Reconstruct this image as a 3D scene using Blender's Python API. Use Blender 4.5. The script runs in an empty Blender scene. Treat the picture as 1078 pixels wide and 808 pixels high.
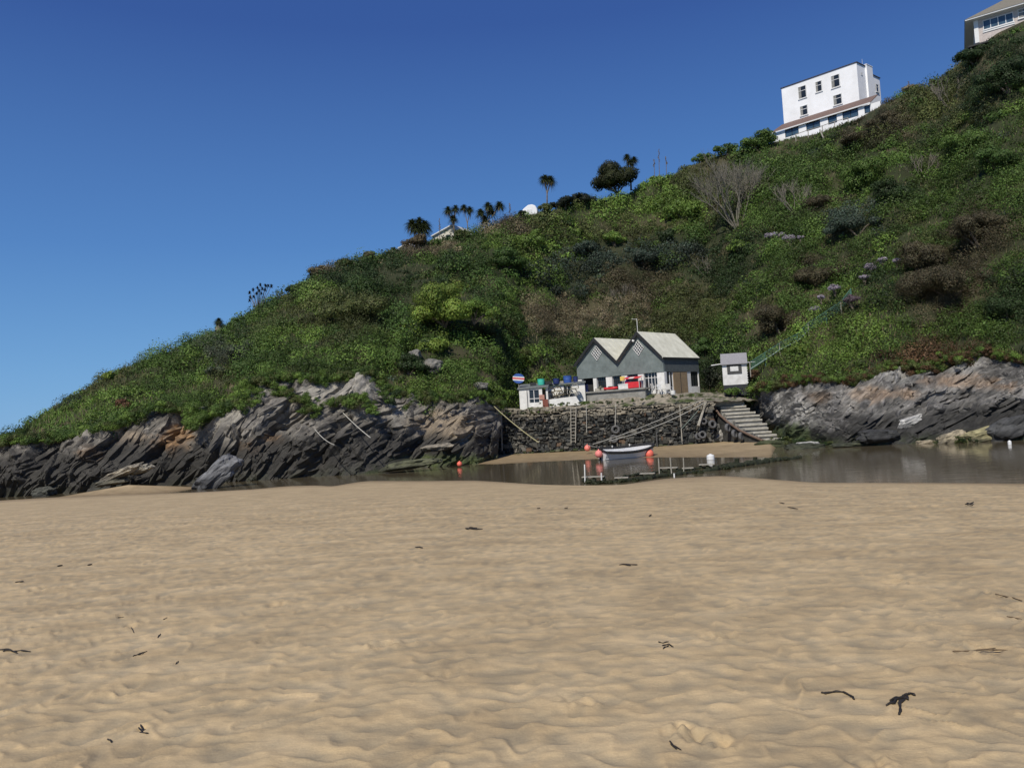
import bpy, math, random
import numpy as np
from mathutils import Vector, Matrix
random.seed(7); RNG = np.random.default_rng(11)
S = bpy.context.scene; COL = S.collection
PI = math.pi; R_ = math.radians
# ------------------------------------------------------------------ camera
F = 838.0; PITCH = math.atan(36.0/F); ROLL = R_(3.5); EYE = 1.6; WZ = -2.1
_f = Vector((0, math.cos(PITCH), math.sin(PITCH))); _r0 = Vector((1,0,0)); _u0 = _r0.cross(_f)
_r = _r0*math.cos(ROLL) - _u0*math.sin(ROLL); _u = _r0*math.sin(ROLL) + _u0*math.cos(ROLL)
cam = bpy.data.cameras.new('camera'); co = bpy.data.objects.new('camera', cam); COL.objects.link(co)
M = Matrix(((_r.x,_u.x,-_f.x,0),(_r.y,_u.y,-_f.y,0),(_r.z,_u.z,-_f.z,EYE),(0,0,0,1))); co.matrix_world = M
cam.sensor_width = 36; cam.lens = 36*F/1078; cam.clip_end = 20000; cam.clip_start = 0.05
S.camera = co
af, ar, au = np.array(_f), np.array(_r), np.array(_u)
def ray(px, py):
    px = np.asarray(px, float); py = np.asarray(py, float)
    return af + ((px-539)/F)[...,None]*ar + (-(py-404)/F)[...,None]*au
def U(px, py, D):
    """survey point: sight line through the photo at distance D along the beach axis -> world"""
    d = ray(px, py); D = np.asarray(D, float)
    p = d*(D/d[...,1])[...,None]; p[...,2] += EYE; return p
def UV(px, py, D): return Vector([float(v) for v in U(px, py, D)])
def Z(px, py, z):
    d = ray(px, py); t = (z-EYE)/d[...,2]; p = d*t[...,None]; p[...,2] += EYE; return p
def ZV(px, py, z=WZ): return Vector([float(v) for v in Z(px, py, z)])
def proj(P):
    P = np.asarray(P, float); d = P - np.array([0,0,EYE])
    w = d@af; return 539+F*(d@ar)/w, 404-F*(d@au)/w
# ------------------------------------------------------------------ noise
_perm = np.random.default_rng(3).permutation(256); _perm = np.concatenate([_perm,_perm,_perm])
_g = np.random.default_rng(4).normal(size=(256,3)); _g /= np.linalg.norm(_g,axis=1)[:,None]
def perlin(P):
    P = np.asarray(P, float); i = np.floor(P).astype(int); f = P-i; i &= 255
    u = f*f*f*(f*(f*6-15)+10); out = 0
    for dx in (0,1):
        wx = u[...,0] if dx else 1-u[...,0]
        for dy in (0,1):
            wy = u[...,1] if dy else 1-u[...,1]
            for dz in (0,1):
                wz = u[...,2] if dz else 1-u[...,2]
                h = _perm[_perm[_perm[(i[...,0]+dx)&255]+((i[...,1]+dy)&255)]+((i[...,2]+dz)&255)]
                g = _g[h]
                out = out + wx*wy*wz*((f[...,0]-dx)*g[...,0]+(f[...,1]-dy)*g[...,1]+(f[...,2]-dz)*g[...,2])
    return out*1.6
def fbm(P, n=4, lac=2.03, gain=.5):
    a = 1; s = 0; P = np.asarray(P, float)
    for k in range(n): s = s + a*perlin(P+17.3*k); P = P*lac; a *= gain
    return s
def ss(a, b, x):
    t = np.clip((x-a)/(b-a),0,1); return t*t*(3-2*t)
# ------------------------------------------------------------------ materials
def new_mat(name):
    m = bpy.data.materials.new(name); m.use_nodes = True; nt = m.node_tree
    return m, nt, nt.nodes['Principled BSDF']
def mat(name, col, rough=.7, vary=.18, scale=3.0, bump=.0, bscale=20., metal=0., stain=None, spec=.35):
    m, nt, b = new_mat(name); N = nt.nodes; L = nt.links
    b.inputs['Roughness'].default_value = rough; b.inputs['Metallic'].default_value = metal
    b.inputs['Specular IOR Level'].default_value = spec
    tc = N.new('ShaderNodeTexCoord'); nz = N.new('ShaderNodeTexNoise'); nz.inputs['Scale'].default_value = scale
    nz.inputs['Detail'].default_value = 6; nz.inputs['Roughness'].default_value = .65
    L.new(tc.outputs['Object'], nz.inputs['Vector'])
    cr = N.new('ShaderNodeValToRGB'); e = cr.color_ramp.elements
    lo = [c*(1-vary) for c in col]; hi = [min(1,c*(1+vary)) for c in col]
    if stain: lo = [a*.55+s_*.45 for a,s_ in zip(col,stain)]
    e[0].position = .33; e[1].position = .66; e[0].color = (*lo,1); e[1].color = (*hi,1)
    L.new(nz.outputs['Fac'], cr.inputs['Fac']); L.new(cr.outputs['Color'], b.inputs['Base Color'])
    if bump:
        n2 = N.new('ShaderNodeTexNoise'); n2.inputs['Scale'].default_value = bscale; n2.inputs['Detail'].default_value = 5
        bp = N.new('ShaderNodeBump'); bp.inputs['Strength'].default_value = bump; bp.inputs['Distance'].default_value = .05
        L.new(tc.outputs['Object'], n2.inputs['Vector']); L.new(n2.outputs['Fac'], bp.inputs['Height']); L.new(bp.outputs['Normal'], b.inputs['Normal'])
    return m
def leaf_mat(name, attr='Col', rough=.6, trans=.25):
    m, nt, b = new_mat(name); N = nt.nodes; L = nt.links
    a = N.new('ShaderNodeAttribute'); a.attribute_name = attr
    L.new(a.outputs['Color'], b.inputs['Base Color']); b.inputs['Roughness'].default_value = rough
    b.inputs['Specular IOR Level'].default_value = .3
    t = N.new('ShaderNodeBsdfTranslucent'); L.new(a.outputs['Color'], t.inputs['Color'])
    mx = N.new('ShaderNodeMixShader'); mx.inputs[0].default_value = trans
    L.new(b.outputs[0], mx.inputs[1]); L.new(t.outputs[0], mx.inputs[2]); L.new(mx.outputs[0], N['Material Output'].inputs['Surface'])
    return m
# ------------------------------------------------------------------ mesh helpers
def np_mesh(name, V, Fc, m, cols=None, parent=None, smooth=False):
    """V (n,3), Fc (k,3|4) ints, cols per vertex (n,3)"""
    V = np.ascontiguousarray(V, np.float32); Fc = np.ascontiguousarray(Fc, np.int32)
    me = bpy.data.meshes.new(name); k = Fc.shape[1]
    me.vertices.add(len(V)); me.vertices.foreach_set('co', V.ravel())
    me.loops.add(Fc.size); me.loops.foreach_set('vertex_index', Fc.ravel())
    me.polygons.add(len(Fc)); me.polygons.foreach_set('loop_start', np.arange(0,Fc.size,k,dtype=np.int32))
    try: me.polygons.foreach_set('loop_total', np.full(len(Fc),k,np.int32))
    except Exception: pass
    me.polygons.foreach_set('use_smooth', np.full(len(Fc),bool(smooth)))
    me.update(calc_edges=True)
    if cols is not None:
        at = me.color_attributes.new('Col','FLOAT_COLOR','POINT')
        c = np.ones((len(V),4),np.float32); c[:,:3] = cols; at.data.foreach_set('color', c.ravel())
    if m: me.materials.append(m)
    o = bpy.data.objects.new(name, me); COL.objects.link(o)
    if parent: o.parent = parent
    return o
def grid_faces(nr, nc, base=0):
    i = np.arange(nr-1)[:,None]*nc + np.arange(nc-1)[None,:] + base
    return np.stack([i, i+1, i+nc+1, i+nc],-1).reshape(-1,4)
class MB:
    def __init__(s): s.v=[]; s.f=[]
    def quad(s,*p):
        b=len(s.v); s.v += [tuple(q) for q in p]; s.f.append(tuple(range(b,b+len(p)))); return s
    def hexa(s, bot, top):
        """two loops of n points -> closed prism"""
        n=len(bot); b=len(s.v); s.v += [tuple(p) for p in bot]+[tuple(p) for p in top]
        s.f.append(tuple(b+i for i in reversed(range(n)))); s.f.append(tuple(b+n+i for i in range(n)))
        for i in range(n): j=(i+1)%n; s.f.append((b+i,b+j,b+n+j,b+n+i))
        return s
    def box(s, c, d, fr=None):
        """centre c, size d in frame fr (Matrix 4x4 or None)"""
        c=Vector(c); h=[x/2 for x in d]
        P=[Vector((c.x+sx*h[0],c.y+sy*h[1],c.z+sz*h[2])) for sz in (-1,1) for sx,sy in ((-1,-1),(1,-1),(1,1),(-1,1))]
        if fr: P=[fr@p for p in P]
        return s.hexa(P[:4],P[4:])
    def tube(s, pts, r, n=6, caps=True):
        pts=[Vector(p) for p in pts]; rs=r if isinstance(r,(list,tuple)) else [r]*len(pts); b=len(s.v)
        for i,p in enumerate(pts):
            t=(pts[min(i+1,len(pts)-1)]-pts[max(i-1,0)]).normalized()
            a=t.cross(Vector((0,0,1)) if abs(t.z)<.9 else Vector((1,0,0))).normalized(); c=t.cross(a)
            for k in range(n):
                an=2*PI*k/n; s.v.append(tuple(p+(a*math.cos(an)+c*math.sin(an))*rs[i]))
        for i in range(len(pts)-1):
            for k in range(n):
                j=(k+1)%n; s.f.append((b+i*n+k,b+(i+1)*n+k,b+(i+1)*n+j,b+i*n+j))
        if caps:
            s.f.append(tuple(b+k for k in range(n))); s.f.append(tuple(b+(len(pts)-1)*n+k for k in reversed(range(n))))
        return s
    def lathe(s, c, prof, n=20, axis=None):
        """profile [(r,z)] around the axis at c"""
        c=Vector(c); q=(Vector((0,0,1)).rotation_difference(Vector(axis).normalized())) if axis else None; b=len(s.v)
        for r,z in prof:
            for k in range(n):
                v=Vector((r*math.cos(2*PI*k/n),r*math.sin(2*PI*k/n),z)); s.v.append(tuple(c+(q@v if q else v)))
        m=len(prof)
        for i in range(m-1):
            for k in range(n):
                j=(k+1)%n; s.f.append((b+i*n+k,b+i*n+j,b+(i+1)*n+j,b+(i+1)*n+k))
        s.f.append(tuple(b+k for k in reversed(range(n)))); s.f.append(tuple(b+(m-1)*n+k for k in range(n)))
        return s
    def torus(s, c, R, r, axis=(0,1,0), n=20, k=8):
        c=Vector(c); q=Vector((0,0,1)).rotation_difference(Vector(axis).normalized()); b=len(s.v)
        for i in range(n):
            for j in range(k):
                a=2*PI*i/n; e=2*PI*j/k
                s.v.append(tuple(c+q@Vector(((R+r*math.cos(e))*math.cos(a),(R+r*math.cos(e))*math.sin(a),r*1.25*math.sin(e)))))
        for i in range(n):
            for j in range(k):
                s.f.append((b+i*k+j,b+((i+1)%n)*k+j,b+((i+1)%n)*k+(j+1)%k,b+i*k+(j+1)%k))
        return s
    def build(s, name, m, parent=None, bevel=0, smooth=False, origin=None):
        me=bpy.data.meshes.new(name)
        V=s.v
        if origin is not None: V=[(x-origin[0],y-origin[1],z-origin[2]) for x,y,z in V]
        me.from_pydata(V,[],s.f); me.update()
        if m: me.materials.append(m)
        o=bpy.data.objects.new(name,me); COL.objects.link(o)
        if origin is not None: o.location=origin
        if smooth: me.polygons.foreach_set('use_smooth',[True]*len(me.polygons))
        if parent:
            o.parent=parent; o.matrix_parent_inverse=parent.matrix_world.inverted() if False else Matrix.Identity(4)
            if parent.type=='EMPTY' or True:
                o.location = Vector(o.location) - root_off(parent)
        if bevel:
            bm_=o.modifiers.new('bevel','BEVEL'); bm_.width=bevel; bm_.segments=2; bm_.limit_method='ANGLE'
        return o
def root_off(p):
    v=Vector((0,0,0))
    while p: v+=Vector(p.location); p=p.parent
    return v
def tag(o, label=None, cat=None, group=None, kind=None):
    if label: o['label']=label
    if cat: o['category']=cat
    if group: o['group']=group
    if kind: o['kind']=kind
    return o
def thing(name, loc, label, cat, group=None):
    o=bpy.data.objects.new(name,None); COL.objects.link(o); o.location=Vector(loc); o.empty_display_size=.3
    return tag(o,label,cat,group)
# ------------------------------------------------------------------ world, sun
SUN_EL, SUN_AZ = 47.0, 205.0          # degrees; azimuth clockwise from +Y (north)
w = bpy.data.worlds.new('World'); S.world = w; w.use_nodes = True; nt = w.node_tree
bg = nt.nodes['Background']; sky = nt.nodes.new('ShaderNodeTexSky'); sky.sky_type = 'NISHITA'; sky.sun_disc = False
sky.sun_elevation = R_(SUN_EL); sky.sun_rotation = R_(SUN_AZ); sky.air_density = 1.0; sky.dust_density = .15; sky.ozone_density = 4.5
hs = nt.nodes.new('ShaderNodeHueSaturation'); hs.inputs['Saturation'].default_value = 1.25
tcw = nt.nodes.new('ShaderNodeTexCoord'); spw = nt.nodes.new('ShaderNodeSeparateXYZ'); nt.links.new(tcw.outputs['Generated'], spw.inputs[0])
rp = nt.nodes.new('ShaderNodeValToRGB'); nt.links.new(spw.outputs['Z'], rp.inputs[0]); _e = rp.color_ramp.elements
for _k in range(3): _e.new(.5)
for _q,(_p,_c) in zip(_e,((0,(.180,.400,.700)),(.08,(.150,.345,.650)),(.22,(.088,.225,.530)),(.45,(.040,.098,.330)),(1,(.020,.055,.230)))): _q.position=_p; _q.color=(*_c,1)
sc_ = nt.nodes.new('ShaderNodeVectorMath'); sc_.operation='SCALE'; sc_.inputs['Scale'].default_value = 1/.075; nt.links.new(rp.outputs[0], sc_.inputs[0])
mxw = nt.nodes.new('ShaderNodeMix'); mxw.data_type='RGBA'; mxw.inputs[0].default_value=.85
nt.links.new(sky.outputs[0], hs.inputs['Color']); nt.links.new(hs.outputs[0], mxw.inputs[6]); nt.links.new(sc_.outputs[0], mxw.inputs[7]); nt.links.new(mxw.outputs[2], bg.inputs['Color']); bg.inputs['Strength'].default_value = .075
sl = bpy.data.lights.new('sun','SUN'); sl.energy = 3.9; sl.angle = R_(.53); sl.color = (1,.935,.83)
so = bpy.data.objects.new('sun', sl); COL.objects.link(so)
_sd = Vector((math.sin(R_(SUN_AZ))*math.cos(R_(SUN_EL)), math.cos(R_(SUN_AZ))*math.cos(R_(SUN_EL)), math.sin(R_(SUN_EL))))
so.rotation_euler = _sd.to_track_quat('Z','Y').to_euler(); so.location = _sd*200
S.view_settings.view_transform = 'Standard'; S.view_settings.look = 'None'; S.view_settings.exposure = 0.08; S.view_settings.gamma = 1
S.render.engine = 'CYCLES'; S.cycles.use_denoising = True
try: S.cycles.max_bounces = 6; S.cycles.transparent_max_bounces = 4
except Exception: pass
# ------------------------------------------------------------------ survey lines (photo x, photo y, distance)
def line(*rows):
    a = np.array([(x,y,(1.6-WZ)*F/(y-(440-(x-539)*math.tan(ROLL))) if D<0 else D) for x,y,D in rows], float); return lambda px: (np.interp(px,a[:,0],a[:,1]), np.interp(px,a[:,0],a[:,2]))
L_toe = line((-420,600,66),(-250,575,64),(-100,535,62),(0,523,-1),(60,519.5,-1),(143,513.5,-1),(205,509.3,-1),(270,505.8,-1),(300,503.3,-1),(350,501,-1),(380,499,-1),(440,492,-1),(500,488.5,-1),(522,486,72),(532,480,76),
             (545,478,80),(788,462,80),(800,463,77),(815,465,72),(835,467,66),(870,471,62),(960,468,58.5),(1078,463,55.5),(1300,452,50),(1500,440,46))
L_top = line((-420,610,68),(-250,560,66),(-100,500,64),(0,466,62),(63,461,63.5),(95,456,63.5),(133,444,64),(163,428,65),(200,430,65.5),(215,440,64),(250,428,64.5),(258,408,66),(287,396,67),(334,401,67.5),
             (367,398,68.5),(387,392,69.5),(404,406,69.8),(417,416,69.5),(441,420,69.8),(494,416,71.5),(521,424,74.3),(532,428,79),(545,428,86),(600,426,86),(745,420,85),(765,420,82),(788,412,77),
             (802,408,74),(855,401,70.5),(877,402,68.5),(902,402,67),(930,390,66.5),(946,384,66),(973,391,64.5),(1009,374,65),(1020,382,63),(1037,371,63),(1078,380,60),(1300,372,54),(1500,365,50))
L_sky = line((-420,640,72),(-250,575,70),(-100,502,66),(-40,480,68),(0,468,71),(20,454,73),(60,426,78),(110,398,82),(160,377,86),(215,359,90),(270,328,95),(300,314,97),(345,286,100),(390,275,104),
             (450,258,108),(500,249,110),(540,231,112),(580,222,115),(640,211,120),(665,205,121),(700,189,122),(730,174,122),(760,164,122),(820,149,117.5),(860,141,114),(900,127,110),
             (930,110,108),(960,98,107.5),(990,88,107),(1018,58,104),(1035,46,99.5),(1050,35,98),(1078,22,95),(1200,-30,92),(1500,-160,84))
bxp = Z([-900,-200,0,60,143,205,270,300,335,350,365,385,450,500,560,620,650,700,760,820,860,1078,1500,2400],
        [570,541,526.5,523,520,518,514.5,511.5,510.5,512,509,506,506,505.5,509.5,513,511,503.5,500.5,505,508,509,512,516], WZ)
_at = np.linspace(-1.5,2.2,3000); _df = np.interp(_at,bxp[:,0]/bxp[:,1],bxp[:,1])
def _gs(y,s): k=np.exp(-.5*(np.arange(-4*s,4*s+1)/s)**2); k/=k.sum(); return np.convolve(np.pad(y,4*s,mode='edge'),k,'valid')
_ba = _at; _bd = _gs(_df,5); _bs = _gs(_df,110)                       # near shore: azimuth -> distance of the waterline
fxp = Z([300,380,400,440,478,500,520,600,640,690,760,800,812,830],[500,497,494.5,489.5,488.5,491,488.5,484.3,482.3,481.3,481.2,481,482,484], WZ)
_fa = fxp[:,0]/fxp[:,1]; _fd = fxp[:,1]
_fd[0] = 95; _fd[1] = 72; _fd[-1] = 90; _fd[5] = 68
def ground_z(X, Y):
    a = X/np.maximum(Y, .5); Dw_ = np.interp(a,_ba,_bs); kk = ss(.72,1.0,Y/Dw_); Db = Dw_*(1-kk)+np.interp(a,_ba,_bd)*kk; t = Y/Db
    near = WZ*(.45*t+.55*t*t); near = np.where(t>1, WZ-(t-1)*Db*.07, near); near = np.where(Y<0, near*0-.0, near)
    near = np.maximum(near, -3.4)
    Df = np.interp(a,_fa,_fd); u = Y-Df
    far = np.where(u>0, WZ+u*.026, WZ+u*.09)
    inside = ss(-.36,-.31,a)*(1-ss(.335,.36,a)); far = np.where(inside>0, far, -9); far = np.clip(far,-9,WZ+.42)
    # low sand spit by the foot of the left rocks
    s = np.hypot((X+28.5)/4.5,(Y-58.5)/3.0); far = np.maximum(far, WZ+.55-s*.5)
    return np.maximum(near, far)
# ------------------------------------------------------------------ beach
def sand_ripple(X, Y, fine=True):
    P = np.stack([X,Y,0*X],-1)
    wx = fbm(P*.5+3,3)*.9; wy = fbm(P*.5+41,3)*.9
    Q = np.stack([X*1.15+wx*1.3, Y*3.0+wy*1.9, 0*X],-1)
    r1 = 1-np.abs(perlin(Q*.95))*2.1; r1 = np.clip(r1,-1,1)
    Q2 = np.stack([X*3.3+wx*2.6, Y*5.9+wy*3.4+X*.8, 0*X+7],-1); r2 = 1-np.abs(perlin(Q2))*2.0
    patch = .55+.45*ss(-.5,.6,fbm(P*.13+9,3))
    r3 = 1-np.abs(perlin(np.stack([X*4.6+wx*2.5,Y*9.5+wy*3.0,0*X+3],-1)))*2.0
    fd = 1-ss(14,30,Y); r2 = r2*(.15+.85*fd); r3 = r3*fd
    ph = Y*4.3 + 1.0*perlin(np.stack([X*2.6+wx,Y*1.8,0*X+11],-1)) + .75*perlin(np.stack([X*5.6,Y*3.6,0*X+15],-1)) + .25*wx
    wv = 1-2*np.abs(np.sin(PI*ph))**.85; wv = (wv+.15*np.sin(4*PI*ph+.8))*(.55+.75*perlin(np.stack([X*3.4,Y*3.0,0*X+19],-1)))
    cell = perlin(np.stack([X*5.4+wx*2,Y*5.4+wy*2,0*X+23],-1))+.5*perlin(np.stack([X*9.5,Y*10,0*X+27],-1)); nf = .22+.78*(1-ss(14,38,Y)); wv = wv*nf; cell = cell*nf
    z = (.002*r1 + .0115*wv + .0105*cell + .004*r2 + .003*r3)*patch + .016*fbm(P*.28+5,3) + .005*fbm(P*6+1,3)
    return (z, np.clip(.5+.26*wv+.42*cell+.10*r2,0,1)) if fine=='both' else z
PITS = []
def pit(px,py,r,dz,el=1.0):
    p = ZV(px,py,-.2); p = ZV(px,py,float(ground_z(np.array([p.x]),np.array([p.y]))[0])); PITS.append((p.x,p.y,r,dz,el)); return p
for q in [(735,775,.16,.05),(760,782,.12,.04),(705,770,.1,.035),(720,765,.12,.04),(400,682,.2,.05),(385,679,.14,.045),(412,679,.14,.045),(470,713,.22,.04),(600,738,.16,.04),(618,742,.12,.04),
          (152,768,.09,.035),(128,650,.16,.05),(137,660,.12,.05),(150,655,.1,.05),(765,670,.2,.04),(748,671,.2,.04),(945,607,.2,.05),(962,613,.16,.05),(1040,622,.2,.05),(1048,626,.2,.05),
          (1060,648,.2,.05),(1040,684,.3,.05),(1015,686,.2,.03),(825,572,.3,.05),(780,578,.3,.05),(850,590,.3,.05),(960,525,.5,.06),(985,524,.5,.06),(940,612,.25,.05),(1070,640,.25,.05),
          (40,620,.2,.05),(70,617,.2,.05),(170,630,.15,.04),(290,637,.2,.05),(372,639,.2,.05),(60,667,.2,.04),(280,674,.2,.04),(525,653,.2,.04),(915,805,.16,.04),(930,800,.1,.03)]:
    pit(*q)
for k in range(24):     # loose tracks of older footprints
    x = random.uniform(-20,1100); y = random.uniform(530,660); pit(x,y,random.uniform(.07,.13),random.uniform(.01,.02))
def beach():
    ys = np.concatenate([np.arange(1150,560,-1.6), np.arange(560,506,-.9)])
    Dr = np.unique(np.concatenate([[.4,.8], 1.6*F/(ys-441), np.arange(20.7,62,.28), np.arange(62,92,.8), [100,130,200,400,1000,2500,6000]]))
    az = np.concatenate([[-89.5,-86,-82,-78,-74,-70,-66,-62], np.degrees(np.arctan((np.concatenate([np.arange(-900,-60,4.5),np.arange(-60,1140,1.8),np.arange(1140,2000,4.5)])-539)/F)), [62,66,70,74,78,82,86,89.5]])
    t = np.tan(np.radians(az))
    D, T = np.meshgrid(Dr, t, indexing='ij'); X = D*T; Y = D
    X = np.clip(X,-9000,9000)
    z = ground_z(X,Y)
    amp = (1-ss(.86,1.0,Y/np.interp(T,_ba,_bd)))*ss(.2,1.5,Y); amp = np.where(Y>45, 0.12, amp*(1-.45*ss(18,40,Y)))
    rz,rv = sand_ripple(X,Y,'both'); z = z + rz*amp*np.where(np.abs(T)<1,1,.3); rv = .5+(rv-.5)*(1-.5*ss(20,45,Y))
    for (a,b,r,dz,el) in PITS:
        r*=.40; dz*=.36
        d = np.hypot(X-a,(Y-b)*.9); m = d<4*r
        rr = d[m]/r; z[m] += -dz*np.exp(-rr**2*1.3)*1.1 + dz*.55*np.exp(-((rr-1.5)/.5)**2) + (dz*1.6*np.exp(-(rr/1.7)**2))*perlin(np.stack([X[m]*17,Y[m]*17,0*X[m]],-1))
    z = np.where(Y>500, -3.4, z)
    V = np.stack([X,Y,z],-1).reshape(-1,3); n1, n2 = X.shape
    Fq = grid_faces(n1,n2)
    # the beach behind the camera
    xs = np.linspace(-60,60,40); yb = np.array([-80,-40,-15,-5,-1,.4]); XX,YY = np.meshgrid(xs,yb,indexing='xy')
    zz = np.zeros_like(XX)-.01; zz[-1,:] = -.0
    V2 = np.stack([XX,YY,zz],-1).reshape(-1,3); F2 = grid_faces(len(yb),len(xs),len(V))
    m, nt, b = new_mat('beach sand'); N = nt.nodes; L = nt.links
    geo = N.new('ShaderNodeNewGeometry'); sep = N.new('ShaderNodeSeparateXYZ'); L.new(geo.outputs['Position'],sep.inputs[0])
    def noise(sc, det=5, rough=.6, vec=None, mapsc=None):
        n = N.new('ShaderNodeTexNoise'); n.inputs['Scale'].default_value=sc; n.inputs['Detail'].default_value=det; n.inputs['Roughness'].default_value=rough
        src = geo.outputs['Position']
        if mapsc: mp=N.new('ShaderNodeMapping'); mp.inputs['Scale'].default_value=mapsc; L.new(src,mp.inputs[0]); src=mp.outputs[0]
        L.new(src,n.inputs['Vector']); return n
    def ramp(src, stops):
        c=N.new('ShaderNodeValToRGB'); e=c.color_ramp.elements
        while len(e)<len(stops): e.new(.5)
        for i,(p,cc) in enumerate(stops): e[i].position=p; e[i].color=(*cc,1)
        L.new(src,c.inputs[0]); return c
    def mix(f,a,b_,mode='MIX'):
        x=N.new('ShaderNodeMix'); x.data_type='RGBA'; x.blend_type=mode
        if isinstance(f,float): x.inputs[0].default_value=f
        else: L.new(f,x.inputs[0])
        L.new(a,x.inputs[6]); L.new(b_,x.inputs[7]); return x.outputs[2]
    n1_ = noise(1.1,4,.5,mapsc=(1,1.7,1)); base = ramp(n1_.outputs['Fac'],[(.32,(.40,.305,.178)),(.5,(.475,.365,.213)),(.68,(.545,.422,.25))])
    n2_ = noise(5.5,4,.5,mapsc=(.9,1.6,1)); grey = ramp(n2_.outputs['Fac'],[(.38,(.90,.915,.94)),(.6,(1,1,1))])
    c1 = mix(1.0,base.outputs[0],grey.outputs[0],'MULTIPLY')
    n3_ = noise(60,4,.75); gr = ramp(n3_.outputs['Fac'],[(.32,(.90,.90,.90)),(.68,(1.07,1.07,1.07))]); c2 = mix(1.0,c1,gr.outputs[0],'MULTIPLY')
    # damp strip near the water
    nw = noise(.35,4,.5,mapsc=(.6,1.2,1)); mth=N.new('ShaderNodeMath'); mth.operation='MULTIPLY_ADD'; mth.inputs[1].default_value=.55; L.new(nw.outputs['Fac'],mth.inputs[0]); L.new(sep.outputs['Z'],mth.inputs[2])
    wet = ramp(mth.outputs[0],[(0,(1,1,1)),(1,(1,1,1))])
    mr=N.new('ShaderNodeMapRange'); mr.inputs[1].default_value=-1.86; mr.inputs[2].default_value=-1.25; mr.inputs[3].default_value=1; mr.inputs[4].default_value=0; L.new(mth.outputs[0],mr.inputs[0])
    wc=N.new('ShaderNodeRGB'); wc.outputs[0].default_value=(.58,.56,.55,1)
    c3m = N.new('ShaderNodeMix'); c3m.data_type='RGBA'; c3m.blend_type='MULTIPLY'; L.new(mr.outputs[0],c3m.inputs[0]); L.new(c2,c3m.inputs[6]); L.new(wc.outputs[0],c3m.inputs[7])
    ra=N.new('ShaderNodeAttribute'); ra.attribute_name='Col'; rc=ramp(ra.outputs['Fac'],[(.20,(.76,.79,.84)),(.70,(1.08,1.05,1.0))]); c4=mix(1.0,c3m.outputs[2],rc.outputs[0],'MULTIPLY')  # damp troughs greyer; sun and sky shading also put into this tint
    L.new(c4, b.inputs['Base Color'])
    rr=N.new('ShaderNodeMapRange'); rr.inputs[3].default_value=.92; rr.inputs[4].default_value=.38; L.new(mr.outputs[0],rr.inputs[0]); L.new(rr.outputs[0],b.inputs['Roughness'])
    b.inputs['Specular IOR Level'].default_value=.25
    # grain and small wind ripples
    nb = noise(6.5,4,.6,mapsc=(.9,1.8,1)); bp=N.new('ShaderNodeBump'); bp.inputs['Strength'].default_value=.35; bp.inputs['Distance'].default_value=.03; L.new(nb.outputs['Fac'],bp.inputs['Height'])
    nb2 = noise(75,4,.75); bp2=N.new('ShaderNodeBump'); bp2.inputs['Strength'].default_value=.5; bp2.inputs['Distance'].default_value=.007; L.new(nb2.outputs['Fac'],bp2.inputs['Height']); L.new(bp.outputs[0],bp2.inputs['Normal'])
    L.new(bp2.outputs[0],b.inputs['Normal'])
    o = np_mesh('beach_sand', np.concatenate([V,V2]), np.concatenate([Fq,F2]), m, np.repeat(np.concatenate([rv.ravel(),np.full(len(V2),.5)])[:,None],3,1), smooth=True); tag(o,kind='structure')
beach()
# ------------------------------------------------------------------ water
def water():
    m, nt, b = new_mat('river water'); N=nt.nodes; L=nt.links
    b.inputs['Base Color'].default_value=(.115,.095,.058,1); b.inputs['Roughness'].default_value=.045; b.inputs['IOR'].default_value=1.33
    geo=N.new('ShaderNodeNewGeometry'); prev=None
    for sc,st,ds in ((1.6,.20,.05),(7,.16,.012)):
        mp=N.new('ShaderNodeMapping'); mp.inputs['Scale'].default_value=(.5,1.3,1); L.new(geo.outputs['Position'],mp.inputs[0])
        n=N.new('ShaderNodeTexNoise'); n.inputs['Scale'].default_value=sc; n.inputs['Detail'].default_value=3; L.new(mp.outputs[0],n.inputs['Vector'])
        bp=N.new('ShaderNodeBump'); bp.inputs['Strength'].default_value=st; bp.inputs['Distance'].default_value=ds; L.new(n.outputs['Fac'],bp.inputs['Height'])
        if prev: L.new(prev,bp.inputs['Normal'])
        prev=bp.outputs[0]
    L.new(prev,b.inputs['Normal'])
    xs=np.array([-9000,-2000,-500,-150,-60,0,60,150,500,2000,9000.]); ys=np.array([18,30,60,120,300,1000,3000,9000.])
    X,Y=np.meshgrid(xs,ys); V=np.stack([X,Y,0*X+WZ],-1).reshape(-1,3)
    tag(np_mesh('river_water',V,grid_faces(len(ys),len(xs)),m),kind='structure')
water()
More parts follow.
